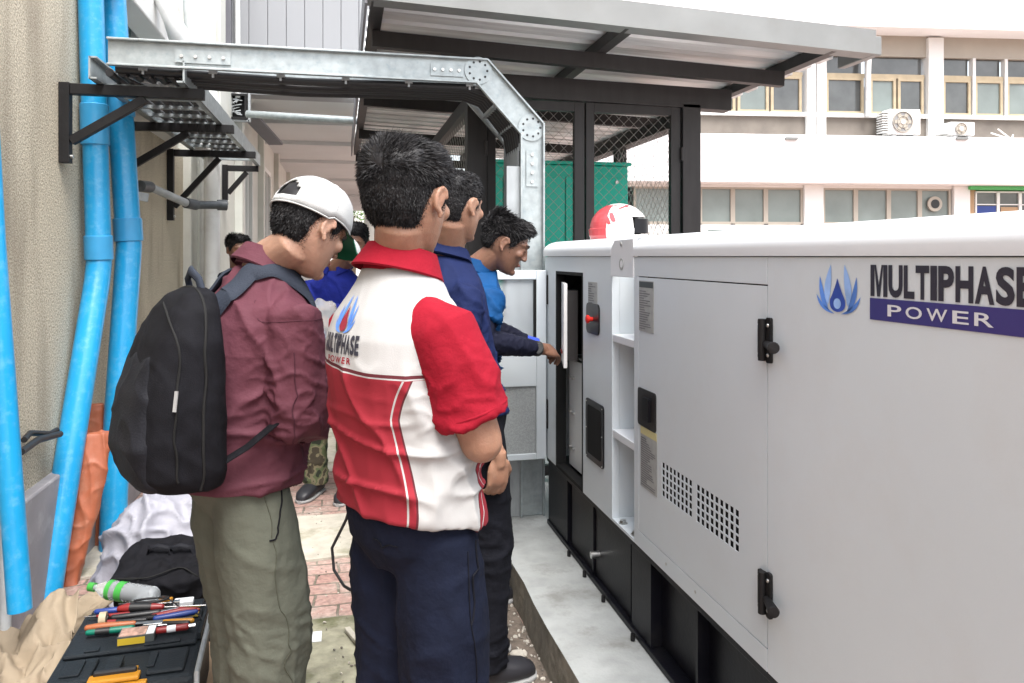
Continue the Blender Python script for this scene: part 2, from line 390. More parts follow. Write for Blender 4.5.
def bez(p0, p1, p2, n=10): return [((1-t)**2*p0[0]+2*t*(1-t)*p1[0]+t*t*p2[0], (1-t)**2*p0[1]+2*t*(1-t)*p1[1]+t*t*p2[1]) for t in [i/n for i in range(n+1)]]
def petals():
    out = []
    for sg in (-1, 1):
        for tip, oc, base, ic in (((.31,1.0),(.86,.42),(.44,.16),(.22,.62)), ((.83,.76),(.98,.2),(.40,.04),(.60,.32)), ((1.0,.37),(.88,.0),(.14,-.01),(.62,.10))):
            poly = bez(tip, oc, base)+bez(base, ic, tip)[1:-1]
            out.append([(sg*x, y) for x, y in poly])
    drop = bez((0,.72),(.14,.48),(.34,.28))+bez((.34,.28),(.42,.05),(0,.03))[1:]
    drop += [(-x, y) for x, y in drop[::-1][1:-1]]
    core = [(.17*math.cos(a), .2+.11*math.sin(a)) for a in [2*PI*i/16 for i in range(16)]]
    return out, drop, core
# ------------------------------------------------------------------ camera, sky, sun
cam = bpy.data.objects.new('camera', bpy.data.cameras.new('camera')); COL.objects.link(cam); S.camera = cam
cam.location = (0,0,H); cam.rotation_euler = (math.radians(90), 0, -PSI)
cam.data.sensor_width = 36; cam.data.lens = FPX/1024*36; cam.data.shift_y = -(341.5-HOR)/1024
cam.data.clip_start = .02; cam.data.clip_end = 2000
w = bpy.data.worlds.new('World'); S.world = w; w.use_nodes = True
nt = w.node_tree; sky = nt.nodes.new('ShaderNodeTexSky'); sky.sky_type = 'NISHITA'; sky.sun_disc = False
SUN_EL, SUN_AZ = 62, 168
sky.sun_elevation = math.radians(SUN_EL); sky.sun_rotation = math.radians(SUN_AZ); sky.dust_density = 4; sky.air_density = 1.2
hs = nt.nodes.new('ShaderNodeHueSaturation'); hs.inputs['Saturation'].default_value = .45
nt.links.new(sky.outputs[0], hs.inputs['Color']); nt.links.new(hs.outputs[0], nt.nodes['Background'].inputs['Color'])
nt.nodes['Background'].inputs['Strength'].default_value = .15
sun = bpy.data.objects.new('sun', bpy.data.lights.new('sun', 'SUN')); COL.objects.link(sun)
sun.data.energy = 1.5; sun.data.angle = math.radians(35); sun.data.color = (1,.985,.96)
az, el = math.radians(SUN_AZ), math.radians(SUN_EL)
sdir = Vector((math.sin(az)*math.cos(el), math.cos(az)*math.cos(el), math.sin(el)))
sun.rotation_euler = sdir.to_track_quat('Z', 'Y').to_euler()
S.view_settings.view_transform = 'Standard'; S.view_settings.look = 'None'; S.view_settings.exposure = 1.6; S.view_settings.gamma = 1
S.cycles.max_bounces = 8

# ------------------------------------------------------------------ ground
b = MB(); b.add([(-60,-30,0),(60,-30,0),(60,120,0),(-60,120,0)], [(0,1,2,3)]); b.build('ground', 'paving', kind='structure')
def rough_slab(name, m, x0, x1, y0, y1, z, seed):
    r = random.Random(seed); b = MB(); n = 14
    top = [(x0+(x1-x0)*i/n, y0+r.uniform(-.012,.012), z) for i in range(n+1)]+[(x1, y0+(y1-y0)*.5, z)]+[(x1-(x1-x0)*i/n, y1+r.uniform(-.012,.012), z) for i in range(n+1)]
    k = len(top); b.add(top+[(p[0],p[1],.001) for p in top], [tuple(range(k))]+[(i,(i+1)%k,k+(i+1)%k,k+i) for i in range(k)])
    return b.build(name, m, kind='structure')
rough_slab('path', 'slab', -1.2, .47, 3.78, 4.42, .012, 1)
rough_slab('path', 'slab_moss', -1.2, .46, 2.62, 3.16, .010, 2)
rough_slab('path', 'slab', -.1, .47, 2.16, 2.57, .014, 3)
rough_slab('path', 'slab', -1.2, .46, 5.3, 9, .010, 4)
rough_slab('path', 'slab', .18, .47, 2.66, 3.4, .016, 5)
b = MB(); b.add([(.50,-2,.004),(.695,-2,.004),(.695,3.7,.004),(.695,9,.004),(.52,9,.004),(.51,3.4,.004)], [(0,1,2,3,4,5)]); b.build('soil_strip', 'soil', kind='structure')
# concrete plinth under the generator and the cage
b = MB(); n = 60; r_ = random.Random(3); ys = [-2+11.5*i/n for i in range(n+1)]
ed = [(.704+r_.uniform(-.003,.003)+.002*math.sin(y*9), y) for y in ys]
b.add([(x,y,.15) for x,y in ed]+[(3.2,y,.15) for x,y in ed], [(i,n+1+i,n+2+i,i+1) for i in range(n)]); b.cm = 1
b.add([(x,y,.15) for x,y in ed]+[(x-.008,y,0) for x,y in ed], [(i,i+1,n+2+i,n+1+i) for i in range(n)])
b.build('plinth', ['plinth','curb_side'], kind='structure')
# rubble in the gutter
def rock(c, s, seed):
    r = random.Random(seed); R = Matrix.Rotation(r.uniform(0,6.3),3,'Z') @ Matrix.Rotation(r.uniform(0,6.3),3,'X')
    return MB().ell(c, (s, s*r.uniform(.5,.8), s*r.uniform(.35,.6)), R, 7, 5, fn=lambda q: q*(1+.22*noise.noise(q*30/s*.03+Vector((seed,0,0)))))
peb = MB(); r_ = random.Random(11)
for i in range(900):
    y = r_.uniform(1.6, 5.5); x = r_.uniform(.505,.695); s = r_.uniform(.003,.011)
    q = rock((x,y,.006), s, i); peb.cm = r_.choice([0,0,1]); peb.add(q.v, q.f)
for i in range(330):
    x, y = r_.uniform(-1.0,.46), r_.uniform(2.3,4.6); s = r_.uniform(.002,.007)
    q = rock((x,y,.016), s, i); peb.cm = r_.choice([0,1]); peb.add(q.v, q.f)
peb.build('gravel', ['stone','stone_dark'], kind='stuff', smooth=30, loc=(0,0,0))
tag(bpy.data.objects['gravel'], 'loose grit and crumbs of mortar along the plinth and on the pavers', 'gravel')
for i,(x,y,s,lab) in enumerate(((.62,2.70,.036,'largest pale stone lying in the gutter beside the concrete plinth'),(.57,3.05,.026,'mid sized broken stone in the gutter further from the camera'),(.59,2.47,.024,'small broken stone in the gutter nearest the camera'))):
    q = rock((x,y,s*.5), s, 40+i); q.build('broken_stone', 'stone', label=lab, cat='stone', group='broken stones in the gutter', smooth=25)
b = MB(); c = P(312,619,2.9); b.box((c.x-.045,c.y-.035,.0112),(c.x+.035,c.y+.045,.0135), Matrix.Rotation(.0,3,'Z')); b.build('paper_scrap','litter_white', label='small pale scrap of paper on the mossy slab between two men', cat='litter')
b = MB(); a = P(347,612,2.95); b.bar((a.x,a.y,.022),(a.x+.05,a.y-.15,.026),.022,.016); b.build('wood_splinter','slab', label='short pale stick lying on the slab left of the navy trousers', cat='stick', bevel=.003)

# ------------------------------------------------------------------ left building
XW = -1.25
t = empty('building_wall', (XW,2.5,0), 'stippled beige roughcast wall with a white window ledge on the left', 'wall')
b = MB(); b.box((XW-.3,-3,0),(XW,4.15,3.5)); b.box((XW-.3,4.15,0),(XW,6.62,2.30)); b.build('wall_face','roughcast',t)
b = MB(); b.box((XW-.02,-3,0),(XW+.05,6.6,.50)); b.build('wall_base','ledge_paint',t,bevel=.01)
b = MB(); b.box((XW-.05,4.15,2.285),(XW+.10,6.05,2.375)); b.build('window_ledge','white_paint',t,bevel=.006)
wf = MB()
for y in (4.17,4.75,5.35,5.95,6.55): wf.box((XW-.10,y,2.375),(XW-.03,y+.06,3.5))
wf.box((XW-.10,4.17,2.375),(XW-.03,6.6,2.44)); wf.box((XW-.10,4.17,3.2),(XW-.03,6.6,3.27))
wf = wf.build('window_frame','white_paint',t)
b = MB(); b.box((XW-.085,4.15,2.40),(XW-.075,6.62,3.5)); b.build('window_pane','glass_teal',wf)
# white hood over the window, seen bright behind the tray
b = MB(); b.box((XW+.001,4.12,2.82),(XW+.16,5.5,3.6)); b.build('window_hood','white_paint',t,bevel=.01)
# pilaster
b = MB(); b.box((XW-.3,6.62,0),(XW+.06,6.9,3.8)); b.box((XW-.3,6.9,0),(XW+.244,7.2,7)); t2 = b.build('pilaster','cream_wall',label='narrow cream corner pier where the roughcast wall ends', cat='pillar', bevel=.01)
# passage beyond: cream wall with windows, siding and soffit
t = empty('passage_wall', (-1.0,14,0), 'cream wall of the covered passage with tall narrow windows', 'wall')
b = MB(); XP = -1.02; y = 7.2; wy = [(8.5,9.3),(10.6,11.6),(13,14.2),(16,17.5),(19,20.5)]
for a, c in wy:
    b.box((XP-.3,y,0),(XP,a,3.03)); b.box((XP-.3,a,0),(XP,c,.9)); b.box((XP-.3,a,2.65),(XP,c,3.03)); y = c
b.box((XP-.3,y,0),(XP,27,3.03)); b.build('wall_face','cream_wall',t)
for a, c in wy:
    f = MB(); f.box((XP-.08,a,.9),(XP+.02,a+.06,2.65)); f.box((XP-.08,c-.06,.9),(XP+.02,c,2.65)); f.box((XP-.08,a+.06,2.59),(XP+.02,c-.06,2.65)); f.box((XP-.08,a+.06,.9),(XP+.02,c-.06,.96)); f.box((XP-.06,(a+c)/2-.025,.96),(XP+.01,(a+c)/2+.025,2.59))
    f = f.build('window','white_paint',t); g = MB(); g.box((XP-.05,a+.06,.96),(XP-.04,c-.06,2.59)); g.build('pane','glass_green',f)
b = MB()
for y in (7.9,10,12.3,15,18.2): b.box((XP,y,0),(XP+.07,y+.18,3.03))
b.build('rib','cream_wall',t)
t = empty('upper_storey', (.4,7.7,3.03), 'pale grey sheet siding wall above the covered passage with cream soffit', 'building')
b = MB(); x = -1.9; i = 0
while x < .9:
    b.box((x,7.72,3.03),(x+.168,7.735+.004*(i%2),8)); x += .172; i += 1
b.build('siding','siding',t,bevel=.004)
b = MB(); b.box((-1.9,7.745,3.03),(1.0,7.9,8)); b.build('wall_face','siding_dark',t)
b = MB(); b.box((-1.9,7.70,3.0),(1.0,7.93,3.028)); b.build('edge_trim','siding',t)
b = MB(); b.box((-1.3,7.93,3.032),(1.0,27,3.1)); b.build('soffit','soffit',t)
for y in (9.2,10.9,13.0,16,20): MB().box((-1.02,y,2.98),(1.0,y+.10,3.031)).build('beam','soffit',t)
b = MB(); b.box((-1.34,7.35,2.6),(-1.15,7.7,8)); b.box((-1.08,7.62,3.04),(-1.02,7.71,8)); b.build('corner_trim','siding_dark',t)
for y in (10.5,14.5,18.5,22.5,26.5): MB().box((.75,y,0),(1.0,y+.25,2.95)).build('column','cream_wall',t)
# greenery at the end
def tree(x,y,h,r,seed,lab):
    rr = random.Random(seed); t = empty('tree',(x,y,0),lab,'tree','trees beyond the passage')
    b = MB(); b.tube([(x,y,0),(x+.1,y,h*.35),(x-.05,y+.1,h*.75)],[.14,.1,.04],8)
    for k in range(5):
        a = rr.uniform(0,6.3); b.tube([(x,y,h*.4+k*.3),(x+math.cos(a)*r*.6,y+math.sin(a)*r*.6,h*.6+k*.3)],[.05,.02],6)
    b.build('trunk','bark',t,smooth=60)
    b = MB()
    cl = [(rr.gauss(0,r*.5),rr.gauss(0,r*.5),h*.62+rr.gauss(0,r*.45)) for _ in range(26)]
    for i in range(2600):
        c = rr.choice(cl); p = Vector((x+c[0]+rr.gauss(0,r*.16),y+c[1]+rr.gauss(0,r*.16),c[2]+rr.gauss(0,r*.14)))
        a = Vector((rr.gauss(0,1),rr.gauss(0,1),rr.gauss(0,.6))).normalized(); e = a.orthogonal().normalized(); s = rr.uniform(.06,.12)
        b.add([p-a*s,p+e*s*.4,p+a*s,p-e*s*.4],[(0,1,2,3)])
    b.build('crown','leaf',t,fix=False)
tree(.4,33,4.2,1.5,1,'leafy green tree past the end of the passage, the nearer one')
tree(-1.0,37,5.0,1.8,2,'leafy green tree past the end of the passage, the farther one')
t = empty('distant_block',(0,45,0),'pale low building closing the view at the end of the passage','building')
b = MB(); b.box((-8,45,0),(9,50,6)); b.build('wall','cream_wall',t); 
for k in range(5):
    b = MB(); b.box((-4+k*1.8,44.97,1),(-2.8+k*1.8,45.02,2.2)); b.build('window','glass_dark',t)

# ------------------------------------------------------------------ pipes on the left
def pipe(name, pts, r, lab, couplings=(), m='blue_pvc', group=None, n=24):
    t = empty(name,(pts[0][0],pts[0][1],min(p[2] for p in pts)),lab,'pipe',group)
    MB().tube(pts,r,n).build('tube',m,t,smooth=50)
    for (i,f,ln) in couplings:
        a, c = Vector(pts[i]), Vector(pts[i+1]); d = (c-a).normalized(); p = a.lerp(c,f)
        MB().tube([p-d*ln/2,p-d*ln/2+d*.004,p+d*ln/2-d*.004,p+d*ln/2],[r*1.06,r*1.13,r*1.13,r*1.06],n).build('coupling','blue_pvc_dark' if m=='blue_pvc' else m,t,smooth=40)
    return t
g = 'blue plastic pipes against the wall'
pipe('blue_pipe',[P(89,-60,3.72),P(99,262,3.78),P(97,282,3.75),P(46,600,3.22)],.057,'blue plastic pipe nearer the camera, elbowed at mid height, second from left',[(0,.57,.20),(0,.955,.12)],group=g)
pipe('blue_pipe',[P(109,-60,3.95),P(129,245,4.0),P(128,262,3.98),P(117,420,3.92),P(112,566,3.78)],.062,'blue plastic pipe behind the backpack, rightmost of the three',[(0,.52,.18),(0,.95,.12)],group=g)
pipe('blue_pipe',[P(-17,60,2.60),P(-7,240,2.60),P(20,610,2.56)],.037,'thin blue plastic pipe at the far left edge of the view',group=g)
pipe('grey_pipe',[P(-6,400,2.74),P(5,530,2.72),P(6,700,2.70)],.018,'pale grey conduit beside the thin blue pipe at the left edge',m='grey_pvc',n=14)
t = empty('black_hose',(XW,3.2,.7),'short black hose stub poking from the roughcast wall','hose')
MB().tube([P(24,440,3.02),P(30,433,3.1),P(50,434,3.25),P(57,430,3.3)],.012,10).build('hose','cable_black',t,smooth=50)
MB().tube([P(21,452,2.9),P(38,440,3.1),P(60,434,3.3)],.014,10).build('hose','cable_black',t,smooth=50)
t = empty('water_pipe',(XW,5.2,1.7),'grey drain pipe with dark elbow fittings on the roughcast wall','pipe')
pp = [P(140,186,4.72),P(150,187,4.85),P(168,195,5.0),P(186,203,5.2),P(196,205,5.3),P(222,205,5.45)]
MB().tube(pp[1:4],.026,14).build('tube','grey_pvc',t,smooth=50)
for a,c in ((0,1),(3,4),(4,5)): MB().tube([pp[a],pp[c]],.036 if a<4 else .028,14).build('fitting','dark_pvc',t,smooth=50)
MB().tube([pp[5]-Vector((.03,0,0)),pp[5]+Vector((.03,0.02,0))],.038,14).build('cap','dark_pvc',t,smooth=50)
MB().bar((XW,4.9,1.82),(XW+.12,4.95,1.80),.03,.05).build('clamp','galv_dull',t)
# white downpipes by the pier
pipe('downpipe',[(-1.02,6.55,.1),(-1.02,6.55,2.62),(-1.06,6.58,2.9),(-1.06,6.6,3.8)],.062,'thick white downpipe in front of the cream pier',m='white_pipe',group='white downpipes by the pier')
pipe('downpipe',[(-1.10,6.74,.1),(-1.10,6.74,3.8)],.045,'slimmer white downpipe right of the thick one on the pier',m='white_pipe',group='white downpipes by the pier')
pipe('vent_pipe',[P(150,-30,4.6),P(172,20,4.6),P(178,40,4.65),P(190,60,4.8)],.05,'bent white waste pipe high above the cable tray',m='white_pipe')
pipe('vent_pipe',[P(168,-30,4.8),P(173,10,4.8),P(186,34,4.8),P(186,70,4.9)],.022,'thin white looping pipe high above the cable tray',m='white_pipe')
pipe('vent_pipe',[P(192,-20,5.6),P(196,60,5.6),P(203,150,5.7)],.07,'wide white vertical pipe behind the tray beside the dark trim',m='white_pipe')
g='thin white conduits on the siding'
pipe('conduit',[P(226,-30,7.3),P(228,98,7.3)],.036,'left white conduit dropping into the junction box',m='white_pipe',group=g)
pipe('conduit',[P(237,-30,7.3),P(238,98,7.3)],.026,'right, thinner white conduit dropping into the junction box',m='white_pipe',group=g)
t = empty('junction_box',tuple(P(234,118,7.3)),'open grey junction box with wires at the passage mouth','junction box')
c = P(234,107,7.3); b = MB(); b.box((c.x-.12,c.y-.05,c.z-.12),(c.x+.12,c.y+.06,c.z-.10)); b.box((c.x-.12,c.y-.05,c.z+.10),(c.x+.12,c.y+.06,c.z+.12)); b.box((c.x-.12,c.y-.05,c.z-.10),(c.x-.10,c.y+.06,c.z+.10)); b.box((c.x+.10,c.y-.05,c.z-.10),(c.x+.12,c.y+.06,c.z+.10)); b.box((c.x-.10,c.y+.05,c.z-.10),(c.x+.10,c.y+.06,c.z+.10)); b.build('box','black_steel',t)
b = MB()
b.box((c.x-.14,c.y-.03,c.z-.14),(c.x+.14,c.y+.03,c.z-.122)); b.box((c.x-.15,c.y-.03,c.z-.14),(c.x-.13,c.y+.03,c.z+.26)); b.box((c.x+.13,c.y-.03,c.z-.14),(c.x+.15,c.y+.03,c.z+.26)); b.build('strut','galv_dull',t)
b = MB(); rr = random.Random(5)
for k in range(6): b.tube([(c.x+rr.uniform(-.08,.08),c.y-.02,c.z+rr.uniform(-.08,.08)) for _ in range(5)],.006,6)
b.build('wires','grey_pvc',t,smooth=60)
pipe('steel_pipe',[P(247,114,7.2),P(362,121,7.0)],.034,'horizontal galvanised pipe from the junction box to the roof edge',m='galv')
t = empty('hopper',tuple(P(270,130,8.2)),'dark hinged awning flap below the soffit corner','awning'); a=P(252,118,7.9); c2=P(276,144,8.8); MB().bar(a,c2,.16,.025).build('flap','siding_dark',t)
# ------------------------------------------------------------------ wall brackets and the ladder
def bracket(Y, z, lab, drop=.36, arm=.57, XW=XW, br=.36):
    t = empty('wall_bracket',(XW,Y,z-drop),lab,'bracket','black steel wall brackets')
    MB().box((XW+.002,Y-.025,z-drop),(XW+.045,Y+.025,z+.004)).build('back_plate','black_steel',t,bevel=.002)
    MB().box((XW+.047,Y-.024,z-.048),(XW+.047+arm,Y+.024,z)).build('arm','black_steel',t,bevel=.002)
    MB().bar((XW+.047,Y,z-drop+.10),(XW+br,Y,z-.055),.036,.04).build('brace','black_steel',t,bevel=.002)
    for q in (.05,): MB().cyl((XW+.045,Y,z-drop+q-.02),(XW+.055,Y,z-drop+q-.02),.009,8).build('bolt','bolt',t)
ZB = 2.235
bracket(3.85,ZB,'first black steel bracket, holding the corner of the cable tray',.36)
bracket(4.86,ZB,'second black steel bracket, behind the right hand blue pipe')
bracket(6.05,ZB,'third black steel bracket, near the end of the cable ladder',.52)
bracket(7.0,ZB,'last and shortest black steel bracket, at the cream pier',.34,.25,-1.005,.2)
t = empty('cable_ladder',(-.85,5.2,ZB),'galvanised cable ladder running along the wall on black brackets','cable ladder')
for x in (-1.09,-.70):
    b = MB(); b.box((x-.004,3.72,ZB+.002),(x+.004,7.02,ZB+.102)); s_ = 1 if x < -.9 else -1
    b.box((x,3.72,ZB+.002),(x+s_*.03,7.02,ZB+.010)); b.box((x,3.72,ZB+.094),(x+s_*.03,7.02,ZB+.102)); b.build('side_rail','galv',t)
y = 3.95
while y < 6.95:
    MB().box((-1.085,y,ZB+.012),(-.705,y+.035,ZB+.03)).build('rung','galv',t); y += .25
b = MB()
for k in range(7): b.tube([(-1.03+k*.052,3.8,ZB+.05),(-1.03+k*.052+.01*math.sin(k),5,ZB+.047),(-1.03+k*.052,6.4,ZB+.05)],.019,8)
b.build('cables','cable_black',t,smooth=60)
# ------------------------------------------------------------------ tray across the passage and down to the generator
YT = 3.74
t = empty('cable_tray',(.9,YT,.15),'galvanised cable tray bridging the passage, bending down behind the generator','cable tray')
Z1, Z0 = 2.42, 2.305
def rail(y, dy, nm='side_rail'):
    # outer outline of the rail: long run, 45 degree bend, vertical leg
    b = MB()
    A = [(-1.02,Z1),(.70,Z1),(.985,2.115),(.985,.155)]
    Bq = [(-1.02,Z0),(.645,Z0),(.87,2.06),(.87,.155)]
    for i in range(3):
        q = [A[i],A[i+1],Bq[i+1],Bq[i]]; b.prism([(x,y,z) for x,z in q],(0,dy*.004,0))
    for line, sg in ((A,-1),(Bq,1)):
        for i in range(3):
            a, c = Vector((line[i][0],0,line[i][1])), Vector((line[i+1][0],0,line[i+1][1])); n_ = (c-a).normalized().cross(Vector((0,1,0)))*-1
            off = n_*(.007*sg*-1)
            b.bar((a.x+0,y-.014*dy,a.z),(c.x,y-.014*dy,c.z),.026,.009,up=(n_.x,n_.y,n_.z))
    o = b.build(nm,'galv',t,bevel=.0015)
    return o
r1 = rail(YT,1)
rail(YT+.36,-1)
for cx, cz, ang in ((.655,2.365,0),(.925,2.095,0)):   # hinge plates with a ring of holes
    MB().tube([(cx,YT-.004,cz),(cx,YT-.008,cz)],.068,28).build('hinge_plate','galv',t,smooth=40)
    b = MB()
    for k in range(9): a = 2*PI*k/9; b.cyl((cx+.045*math.cos(a),YT-.0085,cz+.045*math.sin(a)),(cx+.045*math.cos(a),YT-.0095,cz+.045*math.sin(a)),.006,8)
    b.build('holes','cable_black',t)
for (a,c) in (((-.74,2.36),(-.5,2.36)),((.42,2.36),(.58,2.36)),((.928,1.98),(.928,1.80))):
    b = MB(); b.bar((a[0],YT-.006,a[1]),(c[0],YT-.006,c[1]),.004,.06,up=(0,0,1) if a[1]==c[1] else (1,0,0)); b.build('splice_plate','galv',t)
    for k in range(4):
        p = Vector((a[0],0,a[1])).lerp(Vector((c[0],0,c[1])),.12+.25*k); MB().cyl((p.x,YT-.008,p.z),(p.x,YT-.016,p.z),.008,8).build('bolt','bolt',t)
x = -.9
while x < .62:
    b = MB(); b.box((x,YT+.02,Z0-.012),(x+.036,YT+.34,Z0+.006)); b.bar((x+.018,YT+.03,Z0+.01),(x+.018,YT+.03,Z0-.028),.010,.010); b.build('rung','galv_dull',t); x += .30
for k in range(3): MB().bar((.66+.09*k,YT+.02,2.29-.09*k),(.66+.09*k,YT+.34,2.29-.09*k),.03,.015).build('rung','galv_dull',t)
for k in range(6): MB().bar((.875,YT+.02,2.0-.33*k),(.875,YT+.34,2.0-.33*k),.015,.036).build('rung','galv_dull',t)
b = MB()
for k in range(6):
    y = YT+.05+k*.05; b.tube([(-1.0,y,Z0-.005),(-.2,y,Z0-.022+.01*math.sin(k*2)),(.62,y,Z0-.012),(.72,y,2.26),(.86,y,2.09),(.895,y,1.9),(.905,y,1.2),(.91,y,.2)],.018,8)
b.build('cables','cable_black',t,smooth=60)
b = MB(); b.box((.862,YT+.02,.155),(.866,YT+.34,2.0)); b.box((.8,YT+.0,.155),(.872,YT+.004,1.9)); b.build('cover_sheet','galv_dull',t)
b = MB()
for k in range(5): b.tube([(-.98+.03*k,YT+.1+.05*k,Z0-.01),(-.9+.04*k,YT+.2,Z0-.035),(-.76,YT+.28+.02*k,Z0-.02)],.013,8)
b.build('corrugated_hose','galv_dull',t,smooth=60)
# ------------------------------------------------------------------ canopy roof and wire cage
def zr(x): return 2.60-.039*(x-.11)
X0, X1, Y0, Y1 = .13, 2.70, 3.50, 8.9
t = empty('canopy_roof',(1.4,6,2.5),'lean-to canopy with ribbed metal sheets over the wire cage','roof')
b = MB(); b.add([(X0-.02,Y0-.02,zr(X0)),(X1,Y0-.02,zr(X1)),(X1,Y0-.02,zr(X1)+.125),(X0-.02,Y0-.02,zr(X0)+.125),(X0-.02,Y0+.0,zr(X0)),(X1,Y0+.0,zr(X1)),(X1,Y0+.0,zr(X1)+.125),(X0-.02,Y0+.0,zr(X0)+.125)],[(0,1,2,3),(7,6,5,4),(0,4,5,1),(3,2,6,7),(1,5,6,2),(0,3,7,4)])
b.add([(X0-.02,Y0,zr(X0)+.002),(X1,Y0,zr(X1)+.002),(X1,Y0+.09,zr(X1)+.002),(X0-.02,Y0+.09,zr(X0)+.002)],[(0,1,2,3)])
b.build('fascia','fascia',t)
b = MB(); b.box((X1-.001,Y0,zr(X1)-.0),(X1+.05,Y0+.3,zr(X1)+.10)); b.build('gutter_end','fascia',t,bevel=.006)
b = MB(); vs = []; prof = []; y = Y0+.01
while y < Y1: prof += [(y,0),(y+.055,0),(y+.070,.042),(y+.115,.042),(y+.13,0)]; y += .20
for x in (X0,X1):
    for yy, dz in prof: vs.append((x,yy,zr(x)+.066+dz))
n = len(prof); b.add(vs,[(i,i+1,n+i+1,n+i) for i in range(n-1)]); b.build('roof_sheet','roof_sheet',t,fix=False)
for x in (X0+.03,1.37,2.50): MB().box((x-.03,Y0+.02,zr(x)+.002),(x+.03,Y1,zr(x)+.062)).build('rafter','brown_steel',t)
for y in (3.98,5.55,7.1,8.8):
    MB().bar((X0+.02,y,zr(X0)-.042),(2.47,y,zr(2.47)-.042),.05,.082).build('purlin','brown_steel',t)
MB().box((X0-.03,Y0+.001,2.585),(X0-.018,Y1,2.75)).build('edge_trim','siding_dark',t)
# cage
t = empty('wire_cage',(1.39,4.3,.15),'dark brown steel cage with chain link doors around a green cabinet','cage')
def zc(x): return 2.485-.02*(x-.7)
b = MB()
for nm,(x,y,wd) in {'post':(.74,4.30,.11),'post.':(2.04,4.30,.115)}.items():
    MB().box((x-wd/2,y-.05,.15),(x+wd/2,y+.05,2.36)).build('post','brown_steel',t,bevel=.003)
MB().box((.99,6.1,.15),(1.05,6.16,2.4)) 
MB().box((2.045,5.55,.15),(2.125,5.63,2.30)).build('post','brown_steel',t); MB().box((.70,6.4,.15),(.77,6.47,2.42)).build('post','brown_steel',t)
MB().box((.70,8.2,.15),(.77,8.27,2.42)).build('post','brown_steel',t)
b = MB(); b.bar((.66,4.3,2.425),(2.30,4.3,2.395),.10,.125); b.build('lintel','brown_steel',t,bevel=.003)
MB().box((1.99,4.36,2.25),(2.09,8.8,2.33)).build('side_rail','brown_steel',t); MB().box((.70,4.36,2.30),(.77,8.8,2.38)).build('side_rail','brown_steel',t)
def chain(parent, x0, x1, z0, z1, y, axis='x', c=.062, r=.0012):
    b = MB()
    n = int(((x1-x0)+(z1-z0))/c)+1
    for s_ in (1,-1):
        for k in range(n+1):
            o = k*c
            if s_ == 1:   # u - w = const
                w0 = max(0, -( -(z1-z0)+o)); a0 = o-(z1-z0); u0 = max(a0, 0); w_0 = u0-a0; u1 = min(x1-x0, a0+(z1-z0)); w_1 = u1-a0
            else:
                u0 = max(0, o-(z1-z0)); w_0 = o-u0; u1 = min(x1-x0, o); w_1 = o-u1
            if u1-u0 < .01: continue
            if axis == 'x': p, q = (x0+u0,y+.002*s_,z0+w_0),(x0+u1,y+.002*s_,z0+w_1)
            else: p, q = (y+.002*s_,x0+u0,z0+w_0),(y+.002*s_,x0+u1,z0+w_1)
            b.tube([p,q],r,4,cap=False)
    return b.build('wire_mesh','wire',parent,fix=False)
for i,(xa,xb) in enumerate(((.80,1.375),(1.385,1.975))):
    d = MB(); fw = .05
    d.box((xa,4.27,.19),(xa+fw,4.31,2.345)); d.box((xb-fw-.01,4.27,.19),(xb,4.31,2.345)); d.box((xa+fw,4.27,2.29),(xb-fw-.01,4.31,2.345)); d.box((xa+fw,4.27,.19),(xb-fw-.01,4.31,.25)); d.box((xa+fw,4.27,1.2),(xb-fw-.01,4.31,1.24))
    d = d.build('door_frame','brown_steel',t,bevel=.002)
    chain(d, xa+fw, xb-fw, .25, 2.29, 4.29)
    hb = MB(); hx = xa-.012 if i==0 else xb+.006; hb.cyl((hx,4.255,2.02),(hx,4.255,2.10),.012,10); hb.cyl((hx,4.255,.5),(hx,4.255,.58),.012,10); hb.build('hinge','brown_steel',d,smooth=40)
chain(t, 4.36, 8.2, .2, 2.30, .735, 'y', .09)
chain(t, 4.36, 8.2, .2, 2.25, 2.04, 'y', .075, .0017)
chain(t, .75, 2.04, .2, 2.25, 8.2, 'x', .09, .0015)
# green cabinet
t = empty('green_cabinet',(1.47,5.6,.15),'tall teal green steel cabinet inside the cage','cabinet')
b = MB(); b.box((.96,5.12,.23),(1.97,6.3,2.085)); b.build('body','green_cab',t,bevel=.006)
b = MB(); b.box((.94,5.10,2.087),(1.99,6.32,2.11)); b.build('top','green_cab',t,bevel=.004)
b = MB(); b.box((.97,5.2,.151),(1.95,6.25,.228)); b.build('base','black_steel',t)
for xa,xb in ((1.07,1.50),(1.51,1.93)):
    d = MB().box((xa,5.105,.3),(xb,5.119,2.0)).build('door','green_cab',t,bevel=.003)
MB().box((.975,5.105,.3),(1.062,5.119,2.0)).build('side_strip','green_cab',t,bevel=.003)
rr = random.Random(4); b = MB()
for k in range(60):
    x, z = 1.15+rr.gauss(0,.03), rr.choice([1.93,1.84,1.72,1.62])+rr.gauss(0,.022); s = rr.uniform(.006,.018); b.box((x-s,5.1005,z-s*.5),(x+s,5.1045,z+s*.5))
b.build('rust_patch','rust',t)
for x,z in ((1.0,1.95),(1.88,1.97),(1.88,1.72),(1.06,1.5)): MB().cyl((x,5.104,z),(x,5.095,z),.012,10).build('bolt','bolt',t)

